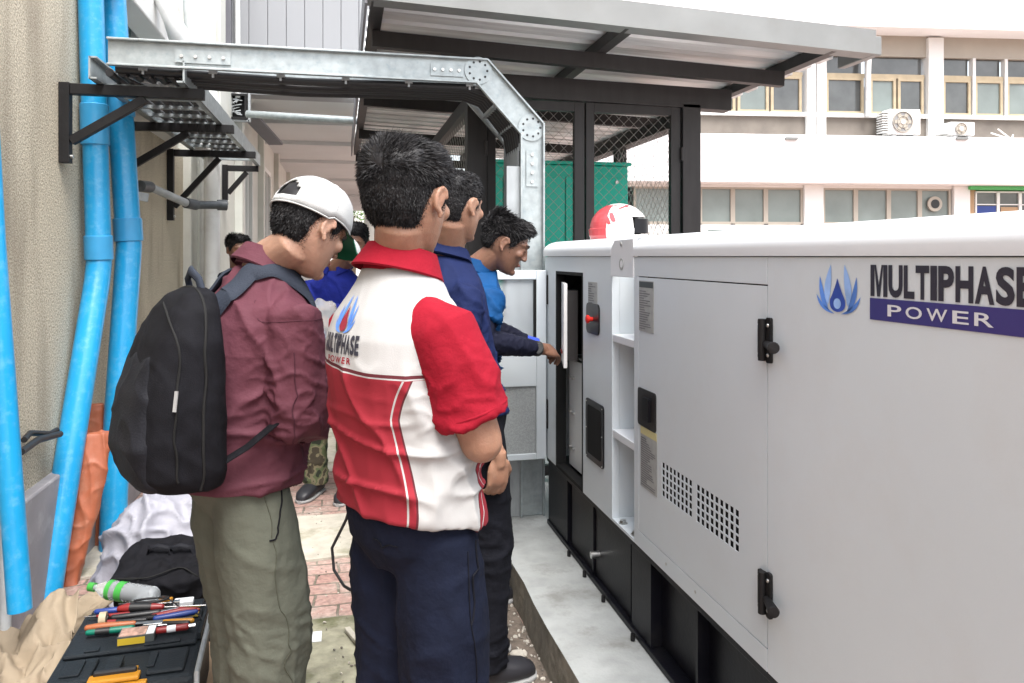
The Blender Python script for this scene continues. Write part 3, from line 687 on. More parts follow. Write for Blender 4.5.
# ------------------------------------------------------------------ building across the yard (own axes: x along front, y inwards)
D0 = 19.5; TH = math.atan(.0895)
fo = P(512,HOR,D0); yaw = -PSI+TH
RB = Matrix.Rotation(yaw,3,'Z')
def FB(s, y, z): return Vector((fo.x,fo.y,0))+RB @ Vector((s,y,0))+Vector((0,0,z))
def S_(u): k=(u-512)/FPX; return D0*k/(math.cos(TH)-k*math.sin(TH))
def Z_(v,u=830): s=S_(u); return H+(HOR-v)/FPX*(D0+s*math.sin(TH))
class FM(MB):
    def fb(s, x0,x1,z0,z1,y0,y1): return s.box((x0,y0,z0),(x1,y1,z1),RB,(fo.x,fo.y,0))
t = empty('building',tuple(FB(9,2,0)),'white two storey building with long bands of windows across the yard','building')
def F(name,m,*boxes,bevel=0,parent=None):
    b = FM()
    for q in boxes: b.fb(*q)
    return b.build(name,m,parent or t,bevel=bevel)
zb0,zb1 = Z_(185),Z_(138.5)
zu0,zu1 = Z_(115),Z_(55)
zl0,zl1 = Z_(224),Z_(188)
SL,SR = S_(480),28.
F('slab_band','band_paint',(SL,SR,zb0,zb1,-.55,.35),bevel=.02)
F('lower_wall','white_paint',(SL,SR,0,zl0-.03,0,.3),(SL,S_(952),zl1,zb0,0,.3))
F('spandrel','brown_wall',(SL,SR,zb1,zu0-.06,0,.3))
F('sill','white_paint',(SL,SR,zu0-.06,zu0+.04,-.10,.3))
F('beam','beige_beam',(SL,SR,zu1,Z_(33),0,.3))
F('parapet','band_paint',(SL,SR,Z_(34),14,-.75,.4))
F('inner_wall','grey_panel',(SL,SR,zb0,zu1,3.6,3.7),(SL,SR,0,zb0,3.6,3.7),(SL,SR,zb0,zb0+.1,.4,3.6))
pil = [(805,814),(815,824),(926,941),(1100,1120),(620,634),(540,552)]
for a,c in pil: F('pier','white_paint',(S_(a),S_(c),zb1+.001,Z_(36),-.12,.31),bevel=.01)
for a,c in ((803,822),(952,968),(690,697),(600,612)): F('pier','white_paint',(S_(a),S_(c),0,zb0-.003,-.09,.31),bevel=.01)
# upper windows
bays = [(634,700),(703,803),(825,865),(869,925),(942,972),(974,1004),(1006,1100)]
for a,c in bays:
    sa, sc = S_(a), S_(c); zt = Z_(75)
    n = max(1, round((c-a)/34))
    F('transom_pane','glass_dark',(sa+.04,sc-.04,zt+.06,zu1,.12,.13))
    fr = F('window','wood_frame',(sa,sc,zt-.05,zt+.06,.02,.14)); 
    for k in range(n):
        x0 = sa+(sc-sa)*k/n; x1 = sa+(sc-sa)*(k+1)/n
        wn = F('casement','wood_frame',(x0+.03,x0+.10,zu0+.042,zt-.052,.0,.1),(x1-.10,x1-.03,zu0+.042,zt-.052,.0,.1),(x0+.10,x1-.10,zu0+.042,zu0+.11,.0,.1),(x0+.10,x1-.10,zt-.12,zt-.052,.0,.1))
        F('pane','glass_green' if (k+a)%3 else 'glass_dark',(x0+.10,x1-.10,zu0+.11,zt-.12,.05,.06),parent=wn)
    F('mullion','white_paint',(sa-.05,sa+.03,zu0+.042,zu1,-.03,.14))
# lower windows
for a,c,n in ((634,690,2),(700,733,1),(733,766,1),(766,803,1),(823,856,1),(856,889,1),(889,920,1),(920,951,1)):
    sa, sc = S_(a), S_(c)
    fr = F('window','beige_beam',(sa,sa+.06,zl0,zl1,.0,.1),(sc-.06,sc,zl0,zl1,.0,.1),(sa+.06,sc-.06,zl1-.05,zl1,.0,.1),(sa+.06,sc-.06,zl0-.03,zl0+.05,.0,.1))
    F('pane','glass_green',(sa+.06,sc-.06,zl0+.05,zl1-.05,.05,.06),parent=fr)
F('vent_window','black_gloss',(S_(770),S_(802),Z_(236),Z_(229),-.02,-.001)); F('vent_window','glass_green',(S_(708),S_(730),Z_(238),Z_(230),-.02,-.001)); F('vent_window','black_gloss',(S_(858),S_(885),Z_(232),Z_(227),-.02,-.001))
b = FM(); 
for k in range(24):
    a = 2*PI*k/24; c0 = FB(S_(934),.03,Z_(204,934)); 
c0 = FB(S_(934),.0,Z_(204,934)); nd = RB @ Vector((0,-1,0))
MB().tube([c0,c0+nd*.05],.20,20).build('exhaust_fan','beige_beam',t,smooth=40); MB().tube([c0+nd*.05,c0+nd*.06],.12,20).build('fan_hole','black_plastic',t)
# shop front on the right with green fascia
F('shop_fascia','green_strip',(S_(966),SR,Z_(189),Z_(185.5),-.2,.1))
fr = F('shop_window','white_paint',*[(S_(x)-.04,S_(x)+.04,0,Z_(190),-.02,.08) for x in (975,998,1020,1045)],(S_(975),SR,Z_(204),Z_(203),-.02,.08),(S_(975),SR,Z_(191.5),Z_(190),-.02,.08))
F('pane','glass_dark',(S_(975),SR,0,Z_(191.5),.03,.04),parent=fr)
F('shop_pier','door_brown',(S_(968),S_(975),0,Z_(189),-.02,.2))
F('shop_poster','tool_blue',(S_(976),S_(996),Z_(222),Z_(205),.0,.02)); F('shop_door','door_brown',(S_(1001),S_(1018),0,Z_(206),.0,.02))
t0_ = t
# air conditioners on the ledge
def ac(u0,u1,vt,vb,lab):
    s0,s1 = S_(u0),S_(u1); z1 = Z_(vt,u0); z0 = zb1+.002; q = FB((s0+s1)/2,-.3,z0)
    t = empty('air_conditioner',tuple(q),lab,'air conditioner','outdoor units on the ledge')
    b = FM(); b.fb(s0,s1,z0+.05,z1,-.50,-.18); b.build('casing','ac_white',t,bevel=.02)
    b = FM(); 
    for k in range(9): zz = z0+.1+(z1-z0-.2)*k/8; b.fb(s0-.16,s0-.004,zz,zz+.025,-.48,-.2)
    b.build('side_fins','ac_white',t)
    c = FB(s0+(s1-s0)*.42,-.502,(z0+z1)/2+.02); r = (z1-z0)*.38
    MB().tube([c,c+nd*.02],r,28).build('fan_grill','ac_grill',t,smooth=30)
    g = MB()
    for k in range(6): a = 2*PI*k/6; e = RB @ Vector((math.cos(a),0,0))+Vector((0,0,math.sin(a))); g.bar(c+nd*.025+e*.03,c+nd*.03+e*r*.85,.09,.008,up=tuple(nd))
    for rr_ in (.55,.98):
        pts = [c+nd*.035+(RB @ Vector((math.cos(x),0,0))+Vector((0,0,math.sin(x))))*r*rr_ for x in [2*PI*k/24 for k in range(25)]]; g.tube(pts,.012,5)
    g.build('fan_blades','beige_beam',t,fix=True)
    MB().tube([c+nd*.02,c+nd*.05],.06,14).build('hub','ac_white',t)
    b = FM(); b.fb(s0+.1,s0+.2,z0,z0+.048,-.5,-.2); b.fb(s1-.2,s1-.1,z0,z0+.048,-.5,-.2); b.build('feet','ac_grill',t)
ac(878,909,112.5,139,'white outdoor air conditioner on the ledge, left of the two')
ac(938,962,125,140,'smaller white outdoor air conditioner on the ledge, right of the two')
b = MB(); b.tube([FB(S_(865),-.2,Z_(54,865)),FB(S_(864),-.2,Z_(75,865)),FB(S_(864),-.2,Z_(118,865))],.07,12); b.build('downpipe','white_pipe',label='white rain pipe beside the wooden windows of the far building',cat='pipe',smooth=50)
b = MB()
a0 = FB(S_(1003),-.3,zb1); 
for du,dv in ((-12,-8),(10,-6),(-5,-12)): b.tube([a0,P(1003+du,141+dv,20.2)],.02,6)
b.build('aerial','ac_white',label='small bare metal aerial standing on the far ledge',cat='aerial')
for u,lab in ((780,'left rusty scupper spout on the white slab band'),(946,'right rusty scupper spout on the white slab band')):
    b = FM(); z=Z_(143,u); b.fb(S_(u)-.12,S_(u)+.2,z,z+.06,-.62,-.552); b.build('water_spout','fascia',label=lab,cat='spout',group='scupper spouts')
# ------------------------------------------------------------------ generator
XG, GY0, GY1 = .97, -.35, 3.64
ZBT, ZSM = .478, 1.449
G = empty('generator',(1.52,1.6,.15),'long white canopied diesel generator on a black skid base','generator')
def Yu(u, X=XG): d = FPX*X/(CS*(u-VPX)); return (d-X*SN)/CS
def Zuv(u, v, X=XG): return H-(v-HOR)/(u-VPX)*X/CS
# skid
XS = .995
b = MB()
b.box((XS-.02,GY0,.152),(XS+.10,GY1-.02,.172)); b.box((XS-.02,GY0,ZBT-.022),(XS+.10,GY1-.02,ZBT-.003)); b.box((XS+.03,GY0,.173),(XS+.04,GY1-.02,ZBT-.023))
b.box((XS+.95,GY0,.152),(XS+1.0,GY1-.02,ZBT-.003)); b.box((XS-.01,GY1-.02,.152),(XS+1.0,GY1-.01,ZBT-.003)); b.box((XS+.11,GY0,ZBT-.02),(XS+.94,GY1-.03,ZBT-.004))
b.build('skid_base','skid',G,bevel=.002)
# flush plates between the open pockets
for ya,yb in ((2.35,2.52),(GY1-.34,GY1-.02),(.55,.75)):
    MB().box((XS-.012,ya,.173),(XS+.029,yb,ZBT-.023)).build('skid_plate','skid',G,bevel=.001)
for y in (2.95,2.02,1.60,1.10): MB().box((XS-.008,y,.173),(XS+.029,y+.012,ZBT-.023)).build('gusset','skid',G)
MB().box((XS+.0,2.56,.173),(XS+.028,3.27,ZBT-.023)).build('skid_plate','skid',G)
b = MB()
for y in (1.62,2.9): b.cyl((XS-.035,y,.40 if y<2 else .27),(XS+.03,y,.40 if y<2 else .27),.014,12)
b.build('drain_plug','bolt',G,smooth=40)
for y in (2.45,2.75,2.98,3.2): MB().cyl((XS-.035,y,.152),(XS-.035,y,.175),.008,8).build('anchor_bolt','black_steel',G)
# canopy body panels. Front face at X = XG
def YY(u): return Yu(u)
yRa, yRb = Yu(634), Yu(612)            # recess with steps
yD0, yD1 = Yu(767), Yu(639)            # big door
yO0, yO1 = Yu(583), Yu(556)            # control opening
TH_ = .03
b = MB()
b.box((XG,GY0,ZBT),(XG+TH_,yD0-.0025,ZSM))                                  # panel with the logo
b.build('side_panel','gen_paint',G,bevel=.002)
zdt, zdb = 1.381, .535
b = MB(); b.box((XG,yD0,zdt+.003),(XG+TH_,yRa-.0,ZSM)); b.box((XG,yD0,ZBT),(XG+TH_,yRa,zdb-.003)); b.box((XG,yD1+.003,zdb-.003),(XG+TH_,yRa,zdt+.003)); b.build('door_surround','gen_paint',G,bevel=.0015)
b = MB(); b.box((XG+.036,yD0-.01,zdb-.01),(XG+.06,yD1+.01,zdt+.01)); b.build('door_gasket','rubber',G)
# big door with vent holes
door = None
vy0, vy1 = Yu(739.5), Yu(661.5); vz0, vz1 = .706, .815
b = MB()
gap = .022
cols = []; ncol1, ncol2 = 8, 9
usable = (vy1-vy0-gap)/17
y = vy1
ycur = vy1
cells = []
for k in range(17):
    y_hi = ycur; y_lo = ycur-usable; cells.append((y_lo+usable*.13, y_hi-usable*.13)); ycur = y_lo
    if k == 7: ycur -= gap
rows = []; rh = (vz1-vz0)/5
for k in range(5): rows.append((vz0+rh*k+rh*.1, vz0+rh*(k+1)-rh*.1))
ylist = [yD0] + [v for c in sorted(cells) for v in c] + [yD1]
zlist = [zdb] + [v for c in rows for v in c] + [zdt]
hole = set()
nyc, nzc = len(ylist)-1, len(zlist)-1
def ishole(i,j): return i % 2 == 1 and j % 2 == 1 and i < nyc-0 and j < nzc
vs = []; idx = {}
for s_, x in ((0,XG),(1,XG+.003)):
    for i,yy in enumerate(ylist):
        for j,zz in enumerate(zlist): idx[s_,i,j] = len(vs); vs.append((x,yy,zz))
fs = []
for i in range(nyc):
    for j in range(nzc):
        if ishole(i,j):
            for (a,c) in (((i,j),(i+1,j)),((i+1,j),(i+1,j+1)),((i+1,j+1),(i,j+1)),((i,j+1),(i,j))): fs.append((idx[0,*a],idx[0,*c],idx[1,*c],idx[1,*a]))
        else:
            for s_ in (0,1): fs.append((idx[s_,i,j],idx[s_,i+1,j],idx[s_,i+1,j+1],idx[s_,i,j+1]))
E = [(i,0) for i in range(nyc+1)]+[(nyc,j) for j in range(1,nzc+1)]+[(i,nzc) for i in range(nyc-1,-1,-1)]+[(0,j) for j in range(nzc-1,0,-1)]
for k in range(len(E)): a, c = E[k], E[(k+1)%len(E)]; fs.append((idx[0,*a],idx[0,*c],idx[1,*c],idx[1,*a]))
b.add(vs,fs); door = b.build('door','gen_paint',G)
MB().box((XG+.018,vy0-.01,vz0-.01),(XG+.022,vy1+.01,vz1+.01)).build('vent_grille','rubber',door)
# door furniture
def plate(name, m, y0, y1, z0, z1, dx=.002, parent=None, r=.012, x0=XG):
    # rounded plate standing dx proud of the panel
    pts = []
    for cy,cz,a0 in ((y1-r,z1-r,0),(y0+r,z1-r,90),(y0+r,z0+r,180),(y1-r,z0+r,270)):
        for k in range(5): a = math.radians(a0+k*22.5); pts.append((x0-dx,cy+r*math.cos(a),cz+r*math.sin(a)))
    return MB().prism(pts,(dx-.0005,0,0)).build(name,m,parent or G)
h = plate('handle_recess','black_plastic',Yu(656.5),Yu(638.8),Zuv(647,428),Zuv(647,390),.004,door)
plate('latch','black_gloss',Yu(652),Yu(646),Zuv(649,421),Zuv(649,398),.011,h,.004,XG-.003)
def printlines(parent, y0,y1,z0,z1,n,seed,m='print_grey',x=XG-.0022,head=True):
    r = random.Random(seed); b = MB(); hgt = (z1-z0)/n
    for k in range(n):
        zz = z0+hgt*(k+.25); L_ = (y1-y0)*r.uniform(.35,.95); b.box((x-.0004,y1-L_,zz),(x,y1-.0,zz+hgt*.38))
    b.build('print',m,parent)
ya,yb,za,zb_ = Yu(654),Yu(639.5),Zuv(647,332),Zuv(647,281)
l = plate('label','label_grey',ya,yb,za,zb_,.0018,door,.002); MB().box((XG-.0023,ya+.003,zb_-.022),(XG-.0018,yb-.003,zb_-.003)).build('header','label_dark',l)
printlines(l,ya+.006,yb-.006,za+.006,zb_-.03,17,1)
ya,yb,za,zb_ = Yu(657.5),Yu(641),Zuv(649,491),Zuv(649,429)
l = plate('label','label_grey',ya,yb,za,zb_,.0018,door,.002); MB().box((XG-.0023,ya+.002,zb_-.026),(XG-.0018,yb-.002,zb_-.002)).build('header','label_yellow',l)
printlines(l,ya+.006,yb-.006,za+.006,zb_-.034,22,2)
for (z0,z1,nm) in ((1.203,1.308,'upper'),(.612,.717,'lower')):
    yc = yD0
    h_ = plate('hinge','black_steel',yc-.026,yc-.006,z0,z1,.007,G,.005)
    plate('leaf','black_steel',yc+.010,yc+.030,z0+.006,z1-.006,.007,h_,.005)
    b = MB(); b.cyl((XG-.011,yc+.003,z0+.004),(XG-.011,yc+.003,z1-.004),.0095,16); b.build('barrel','black_steel',h_,smooth=40)
    zc_ = (z0+z1)/2-.010; b = MB(); b.tube([(XG-.008,yc-.012,zc_),(XG-.016,yc-.040,zc_),(XG-.028,yc-.074,zc_),(XG-.029,yc-.076,zc_)],[.009,.010,.0135,.012],18); b.build('knob','black_steel',h_,smooth=40)
    b = MB()
    for q in (yc-.016,yc+.021):
        for w_ in (z0+.018,z1-.018): b.ell((XG-.008,q,w_),(.003,.005,.005),None,10,6)
    b.build('screws','bolt',h_,smooth=60)
# lip
def lip(ya, yb, name='lip'):
    prof = [(XG-.004,ZSM+.002),(XG-.005,ZSM+.022)]
    cx, cz, rx, rz = XG+.085, ZSM+.022, .09, .052
    for k in range(1,9): a = math.radians(180-k*11.25); prof.append((cx+rx*math.cos(a),cz+rz*math.sin(a)))
    prof += [(2.0,cz+rz+.004),(2.07,cz+rz-.02),(2.07,ZSM+.002)]
    rings = [[(x,y,z) for x,z in prof] for y in (ya,yb)]
    return MB().loft(rings).build(name,'gen_lip',G,smooth=35)
lip(GY0,yRa); lip(yRb,GY1+.015)
MB().box((XG+.10,yRa,ZSM+.002),(2.07,yRb,ZSM+.07)).build('lip','gen_lip',G)
MB().box((XG+.012,GY0,ZSM-.004),(XG+.05,yRa,ZSM+.004)).build('seam','seam',G); MB().box((XG+.012,yRb,ZSM-.004),(XG+.05,GY1,ZSM+.004)).build('seam','seam',G)
# back bulk and ends
b = MB(); b.box((2.03,GY0,ZBT),(2.06,GY1,ZSM)); b.box((XG+TH_+.001,GY0,ZBT),(2.029,GY0+.03,ZSM)); b.box((XG+.002,GY1-.03,ZBT),(2.029,GY1,ZSM)); b.build('end_panel','gen_paint',G)
# recess with steps
RD = .115
b = MB(); b.box((XG+RD,yRa,ZBT),(XG+RD+.02,yRb,ZSM+.05)); b.box((XG+.031,yRa-.02,ZBT),(XG+RD,yRa-.001,ZSM)); b.box((XG+.031,yRb+.001,ZBT),(XG+RD,yRb+.02,ZSM)); b.box((XG,yRa+.001,ZBT),(XG+RD-.001,yRb-.001,ZBT+.01)); b.build('recess','gen_paint',G)
for v in (345,444): z = Zuv(623,v); MB().box((XG+.001,yRa+.002,z),(XG+RD-.002,yRb-.002,z+.028)).build('step','gen_lip',G,bevel=.003)
z = Zuv(623,277); 
pts = [(XG-.004,yRb+.004,z),(XG-.004,yRa-.002,z),(XG-.004,yRa-.002,ZSM+.062),(XG-.004,yRb-.035,ZSM+.060),(XG-.004,yRb+.004,ZSM+.028)]
lug = MB().prism(pts,(.010,0,0)).build('lifting_lug','gen_lip',G,bevel=.002)
yc = (yRa+yRb)/2; MB().tube([(XG-.0045,yc,z+.045),(XG-.0055,yc,z+.045)],.021,20).build('hole','label_grey',lug); MB().tube([(XG-.0056,yc-.003,z+.046),(XG-.0062,yc-.003,z+.046)],.013,20).build('hole','gen_lip',lug)
MB().ell((XG-.006,yc,ZSM+.045),(.003,.008,.008),None,12,6).build('rivet','bolt',lug)
for (u,v) in ((618,522),(630,521)): MB().cyl((XG+.02,Yu(u),ZBT+.011),(XG+.02,Yu(u),ZBT+.022),.012,6).cyl((XG+.02,Yu(u),ZBT+.0105),(XG+.02,Yu(u),ZBT+.013),.017,16).build('bolt','bolt',G)
for (dy,zz) in ((.02,.62),(.02,.66)): MB().cyl((XG+.07,yRa+.001,zz),(XG+.07,yRa+.012,zz),.009,8).build('bolt','bolt',G)
# small rivets along the canopy seams
for y in (2.0,2.2): MB().ell((XG-.0005,y,.507),(.002,.005,.005),None,8,5).build('rivet','bolt',G)
# far module with the control opening
zo1, zo0 = Zuv(557,271), Zuv(556,466)
b = MB(); b.box((XG,yRb,ZBT),(XG+TH_,yO0,ZSM)); b.box((XG,yO0,zo1),(XG+TH_,yO1,ZSM)); b.box((XG,yO1,ZBT),(XG+TH_,GY1,ZSM)); b.box((XG,yO0,ZBT),(XG+TH_,yO1,zo0)); b.build('side_panel','gen_paint',G,bevel=.002)
b = MB(); s_ = .014
b.box((XG-.001,yO0,zo0),(XG+.045,yO0+s_,zo1)); b.box((XG-.001,yO1-s_,zo0),(XG+.045,yO1,zo1)); b.box((XG-.001,yO0+s_,zo1-s_),(XG+.045,yO1-s_,zo1)); b.box((XG-.001,yO0+s_,zo0),(XG+.045,yO1-s_,zo0+s_)); b.build('opening_seal','rubber',G)
zm = Zuv(570,362)
b = MB(); b.box((XG+.06,yO0+s_,zo0+s_),(XG+.08,yO1-s_,zm)); b.build('lower_cover','white_plastic',G)
b = MB()
for k in range(3):
    for yy in (yO0+.32,yO1-.04): b.cyl((XG+.05,yy,zo0+.1+k*.16),(XG+.06,yy,zo0+.1+k*.16),.008,8)
b.build('cover_screws','bolt',G)
b = MB(); b.box((XG+.30,yO0-.05,zm-.02),(XG+.31,yO1+.05,zo1+.05)); b.box((XG+.06,yO0-.05,zm-.012),(XG+.30,yO1,zm-.001)); b.box((XG+.031,yO0-.06,zm),(XG+.30,yO0-.05,zo1+.05)); b.box((XG+.04,yO1+.02,zm),(XG+.30,yO1+.03,zo1+.05)); b.build('control_box','black_plastic',G)
rr = random.Random(9); b = MB()
for k in range(15): z = zm+.03+k*.017; b.box((XG+.035,yO0+.02,z),(XG+.07,yO0+.075,z+.009))
b.build('terminal_row','grey_panel',G)
b = MB()
for k in range(10): b.tube([(XG+rr.uniform(.08,.25),rr.uniform(yO0+.1,yO1-.05),zm+rr.uniform(.0,.25)) for _ in range(4)],.003,5)
b.build('wires','white_plastic',G,smooth=60)
# half open inner control panel
hp = Vector((XG+.03,yO1-.03,0)); ang = math.radians(-14)
R = Matrix.Rotation(ang,3,'Z')
b = MB(); b.box((-.012,-.25,zm-.02),(.004,0,zo1-.05),R,hp); cp = b.build('control_panel','white_plastic',G,bevel=.002)
b = MB(); b.box((.005,-.23,zm+.01),(.05,-.03,zo1-.08),R,hp); b.build('controller','black_plastic',cp)
b = MB()
for k in range(5): b.box((-.018,-.06-.02*k,zm+.03),(-.0125,-.05-.02*k,zm+.04),R,hp)
b.build('buttons','tool_red',cp)
# things on the pillar
l = plate('label','label_grey',Yu(597.5),Yu(588.5),Zuv(593,305),Zuv(593,282),.0018,G,.001); printlines(l,Yu(597.5)+.004,Yu(588.5)-.004,Zuv(593,305)+.004,Zuv(593,282)-.004,9,3)
e = plate('stop_plate','black_gloss',Yu(600),Yu(587.5),Zuv(594,334),Zuv(594,303.5),.006,G,.022)
yc, zc_ = Yu(594),Zuv(594,319); MB().tube([(XG-.006,yc,zc_),(XG-.020,yc,zc_),(XG-.022,yc,zc_),(XG-.030,yc,zc_),(XG-.034,yc,zc_)],[.008,.009,.016,.017,.010],20).build('emergency_button','red_button',e,smooth=40)
wdw = plate('inspection_window','black_gloss',Yu(604.5),Yu(587),Zuv(596,463),Zuv(596,402),.006,G,.016)
plate('glass','rubber',Yu(602.5),Yu(589),Zuv(596,457),Zuv(596,408),.0075,wdw,.012)
b = MB()
for yy in (Yu(603.6),Yu(588)):
    for zz in (Zuv(596,461),Zuv(596,432),Zuv(596,405)): b.ell((XG-.0075,yy,zz),(.002,.003,.003),None,8,5)
b.build('screws','bolt',wdw)
MB().box((XG-.005,GY1-.06,1.22),(XG+.0,GY1-.045,1.36)).build('door_hinge','black_steel',G)
MB().box((XG-.005,GY1-.06,.62),(XG+.0,GY1-.045,.76)).build('door_hinge','black_steel',G)
# open service door, folded out across the passage side
yd = GY1-.03; xw0, xw1 = XG-.49, XG-.006; zt, zb2 = Zuv(545,270)+.0, .472
b = MB(); fr = .05
zw1, zw0 = zt-.045, Zuv(545,366); 
b.box((xw0,yd-.02,zb2),(xw0+fr,yd+.02,zt)); b.box((xw1-fr,yd-.02,zb2),(xw1,yd+.02,zt)); b.box((xw0+fr,yd-.02,zt-.045),(xw1-fr,yd+.02,zt)); b.box((xw0+fr,yd-.02,zb2),(xw1-fr,yd+.02,zb2+.03))
zmid0, zmid1 = .825, .955
b.box((xw0+fr,yd-.02,zmid0),(xw1-fr,yd+.02,zmid1+.06)); od = b.build('service_door','gen_paint',G,bevel=.004)
b = MB(); b.box((xw0+fr,yd-.005,zmid1+.06),(xw1-fr,yd+.0,zt-.045)); b.build('window_pane','clear',od)
for q in ((xw0+fr,xw0+fr+.012,zmid1+.06,zt-.045),(xw1-fr-.012,xw1-fr,zmid1+.06,zt-.045)): MB().box((q[0],yd-.018,q[2]),(q[1],yd-.006,q[3])).build('window_gasket','rubber',od)
MB().box((xw0+fr+.002,yd-.012,zb2+.03),(xw1-fr-.002,yd+.01,zmid0)).build('filter_panel','filter_mesh',od)
# marks: emblem and lettering
def on_side(pts, y0, y1, z0, z1, x=XG-.0012):   # picture-left is the far (high Y) end
    return [(x, y0+(y1-y0)*p[0], z0+(z1-z0)*p[1]) for p in pts]
yl, yr_ = Yu(870.5), Yu(870.5)-.352
zt0, zt1 = 1.376, 1.4345
MG = ([(0,0),(0,1),(.24,1),(.24,0),(.36,1),(.41,0),(.59,0),(.5,.42),(.64,1),(.76,1),(1,1),(1,0),(.76,0)],[(0,3,2,1),(2,5,7,4),(4,7,8),(7,5,6),(7,6,9,8),(10,9,12,11)])
MG = ([(0,0),(0,1),(.24,1),(.24,0),(.34,1),(.43,0),(.57,0),(.5,.36),(.66,1),(.76,1),(1,1),(1,0),(.76,0),(.40,0)],[(0,3,2,1),(2,13,6,7,4),(8,7,6,9),(10,9,12,11)])
word = MB(); vs, fs = [], []
x = 0; WID = wid = {'M':1.22,'U':.98,'L':.72,'T':.86,'I':.44,'P':.92,'H':.98,'A':1.0,'S':.92,'E':.80}
tot = sum(wid[c] for c in 'MULTIPHASE')
for ch in 'MULTIPHASE':
    g_, f_ = MG if ch == 'M' else glyphs(ch,.04); a = x+.035; c = x+wid[ch]-.035
    word.add(on_side([((a+(c-a)*p[0])/tot,p[1]) for p in g_],yl,yr_,zt0,zt1),f_); x += wid[ch]
word.build('lettering','letter_black',G,fix=False)
MB().box((XG-.0014,yr_,1.332),(XG-.0006,yl,1.3725)).build('banner','navy_print',G)
word = MB(); ypl, ypr = Yu(888.5), Yu(995)
x = 0; wid = {'P':1.,'O':1.1,'W':1.3,'E':.95,'R':1.05}; tot = sum(wid[c]+.3 for c in 'POWER')-.3
for ch in 'POWER':
    g_, f_ = glyphs(ch,.012)
    word.add(on_side([((x+wid[ch]*p[0])/tot,p[1]) for p in g_],ypl,ypr,1.3415,1.3625,XG-.0022),f_); x += wid[ch]+.3
word.build('lettering','letter_white',G,fix=False)
ps, drop, core = petals(); yc = (Yu(817)+Yu(861))/2; hw = (Yu(817)-Yu(861))/2
b = MB(); c2 = MB()
def pol(bb, poly, x): bb.add([(x,yc-hw*p[0],1.336+.098*p[1]) for p in poly],[tuple(range(len(poly)))])
for i,p in enumerate(ps): pol(b if i%3 else c2,p,XG-.0012)
b.build('emblem_petals','logo_blue',G,fix=False); c2.build('emblem_petals','logo_light',G,fix=False)
b = MB(); pol(b,drop,XG-.0016); b.build('emblem_drop','logo_deep',G,fix=False)
b = MB(); pol(b,core,XG-.0020); b.build('emblem_core','logo_light',G,fix=False)
# ------------------------------------------------------------------ people
HEADR = [(.116,-.012,.016,.020),(.110,-.012,.040,.048),(.098,-.012,.058,.072),(.08,-.011,.070,.086),(.055,-.010,.0765,.095),(.03,-.007,.079,.099),(.005,-.003,.078,.098),
         (-.02,.001,.075,.092),(-.045,.009,.069,.081),(-.068,.019,.060,.067),(-.088,.031,.049,.051),(-.104,.042,.036,.036),(-.114,.048,.020,.020)]
def hring(z):
    R = HEADR
    if z >= R[0][0]: return R[0][1:]
    for a, b in zip(R, R[1:]):
        if z >= b[0]:
            t = (a[0]-z)/(a[0]-b[0]); return tuple(a[i]*(1-t)+b[i]*t for i in (1,2,3))
    return R[-1][1:]
def hsurf(az, z):
    yc, hw, hd = hring(z)
    return Vector((hw*math.sin(az), yc+hd*math.cos(az), z))
def se(c, side, fwd, hw, hd, n=28, p=.9):
    out = []
    for k in range(n):
        a = 2*PI*k/n; cx, cy = math.cos(a), math.sin(a)
        out.append(c+side*hw*math.copysign(abs(cx)**p,cx)+fwd*hd*math.copysign(abs(cy)**p,cy))
    return out
def add_head(b, c, R, big=1.):
    X = lambda *p: c+R @ (Vector(p)*big)
    rings = [[X(hw*math.sin(a), yc+hd*math.cos(a)*(1 if math.cos(a)<0 else .97), z) for a in [2*PI*k/32 for k in range(32)]] for z,yc,hw,hd in HEADR]
    b.loft(rings)
    b.tube([X(0,.086,.026),X(0,.096,.004),X(0,.105,-.022)],[.007*big,.008*big,.010*big],10,round_ends=True)
    b.ell(X(0,.102,-.026),(.015*big,.012*big,.009*big),R,12,8)
    for s in (-1,1):
        b.tube([X(s*.052,.066,.026),X(s*.03,.086,.031),X(s*.006,.090,.026)],[.007*big,.009*big,.008*big],8,round_ends=True)
        b.ell(X(s*.042,.067,-.016),(.022*big,.020*big,.020*big),R,12,8)
        b.ell(X(s*.030,.077,.006),(.014*big,.013*big,.0115*big),R,12,8)
        b.ell(X(s*.013,.100,-.028),(.008*big,.009*big,.007*big),R,8,6)
        # ear: bowl, rim, lobe
        E = R @ Matrix.Rotation(s*math.radians(-24),3,'Z') @ Matrix.Rotation(math.radians(-10),3,'X')
        ec = X(s*.080,-.004,-.002)
        b.ell(ec+R @ Vector((s*.004,-.004,0))*big,(.0055*big,.013*big,.022*big),E,12,8)
        pts = []
        for k in range(11):
            a = math.radians(20+k*26); pts.append(ec+E @ Vector((s*(.008+.004*math.cos(a-PI)),.015*math.cos(a),.025*math.sin(a)+.001))*big)
        b.tube(pts,.0052*big,8,round_ends=True)
        b.ell(ec+E @ Vector((s*.006,.006,-.029))*big,(.005*big,.008*big,.009*big),E,8,6)
    b.ell(X(0,.086,-.054),(.022*big,.010*big,.0052*big),R,14,8); b.ell(X(0,.084,-.064),(.019*big,.010*big,.006*big),R,14,8)
    b.ell(X(0,.076,-.096),(.024*big,.018*big,.016*big),R,12,8)
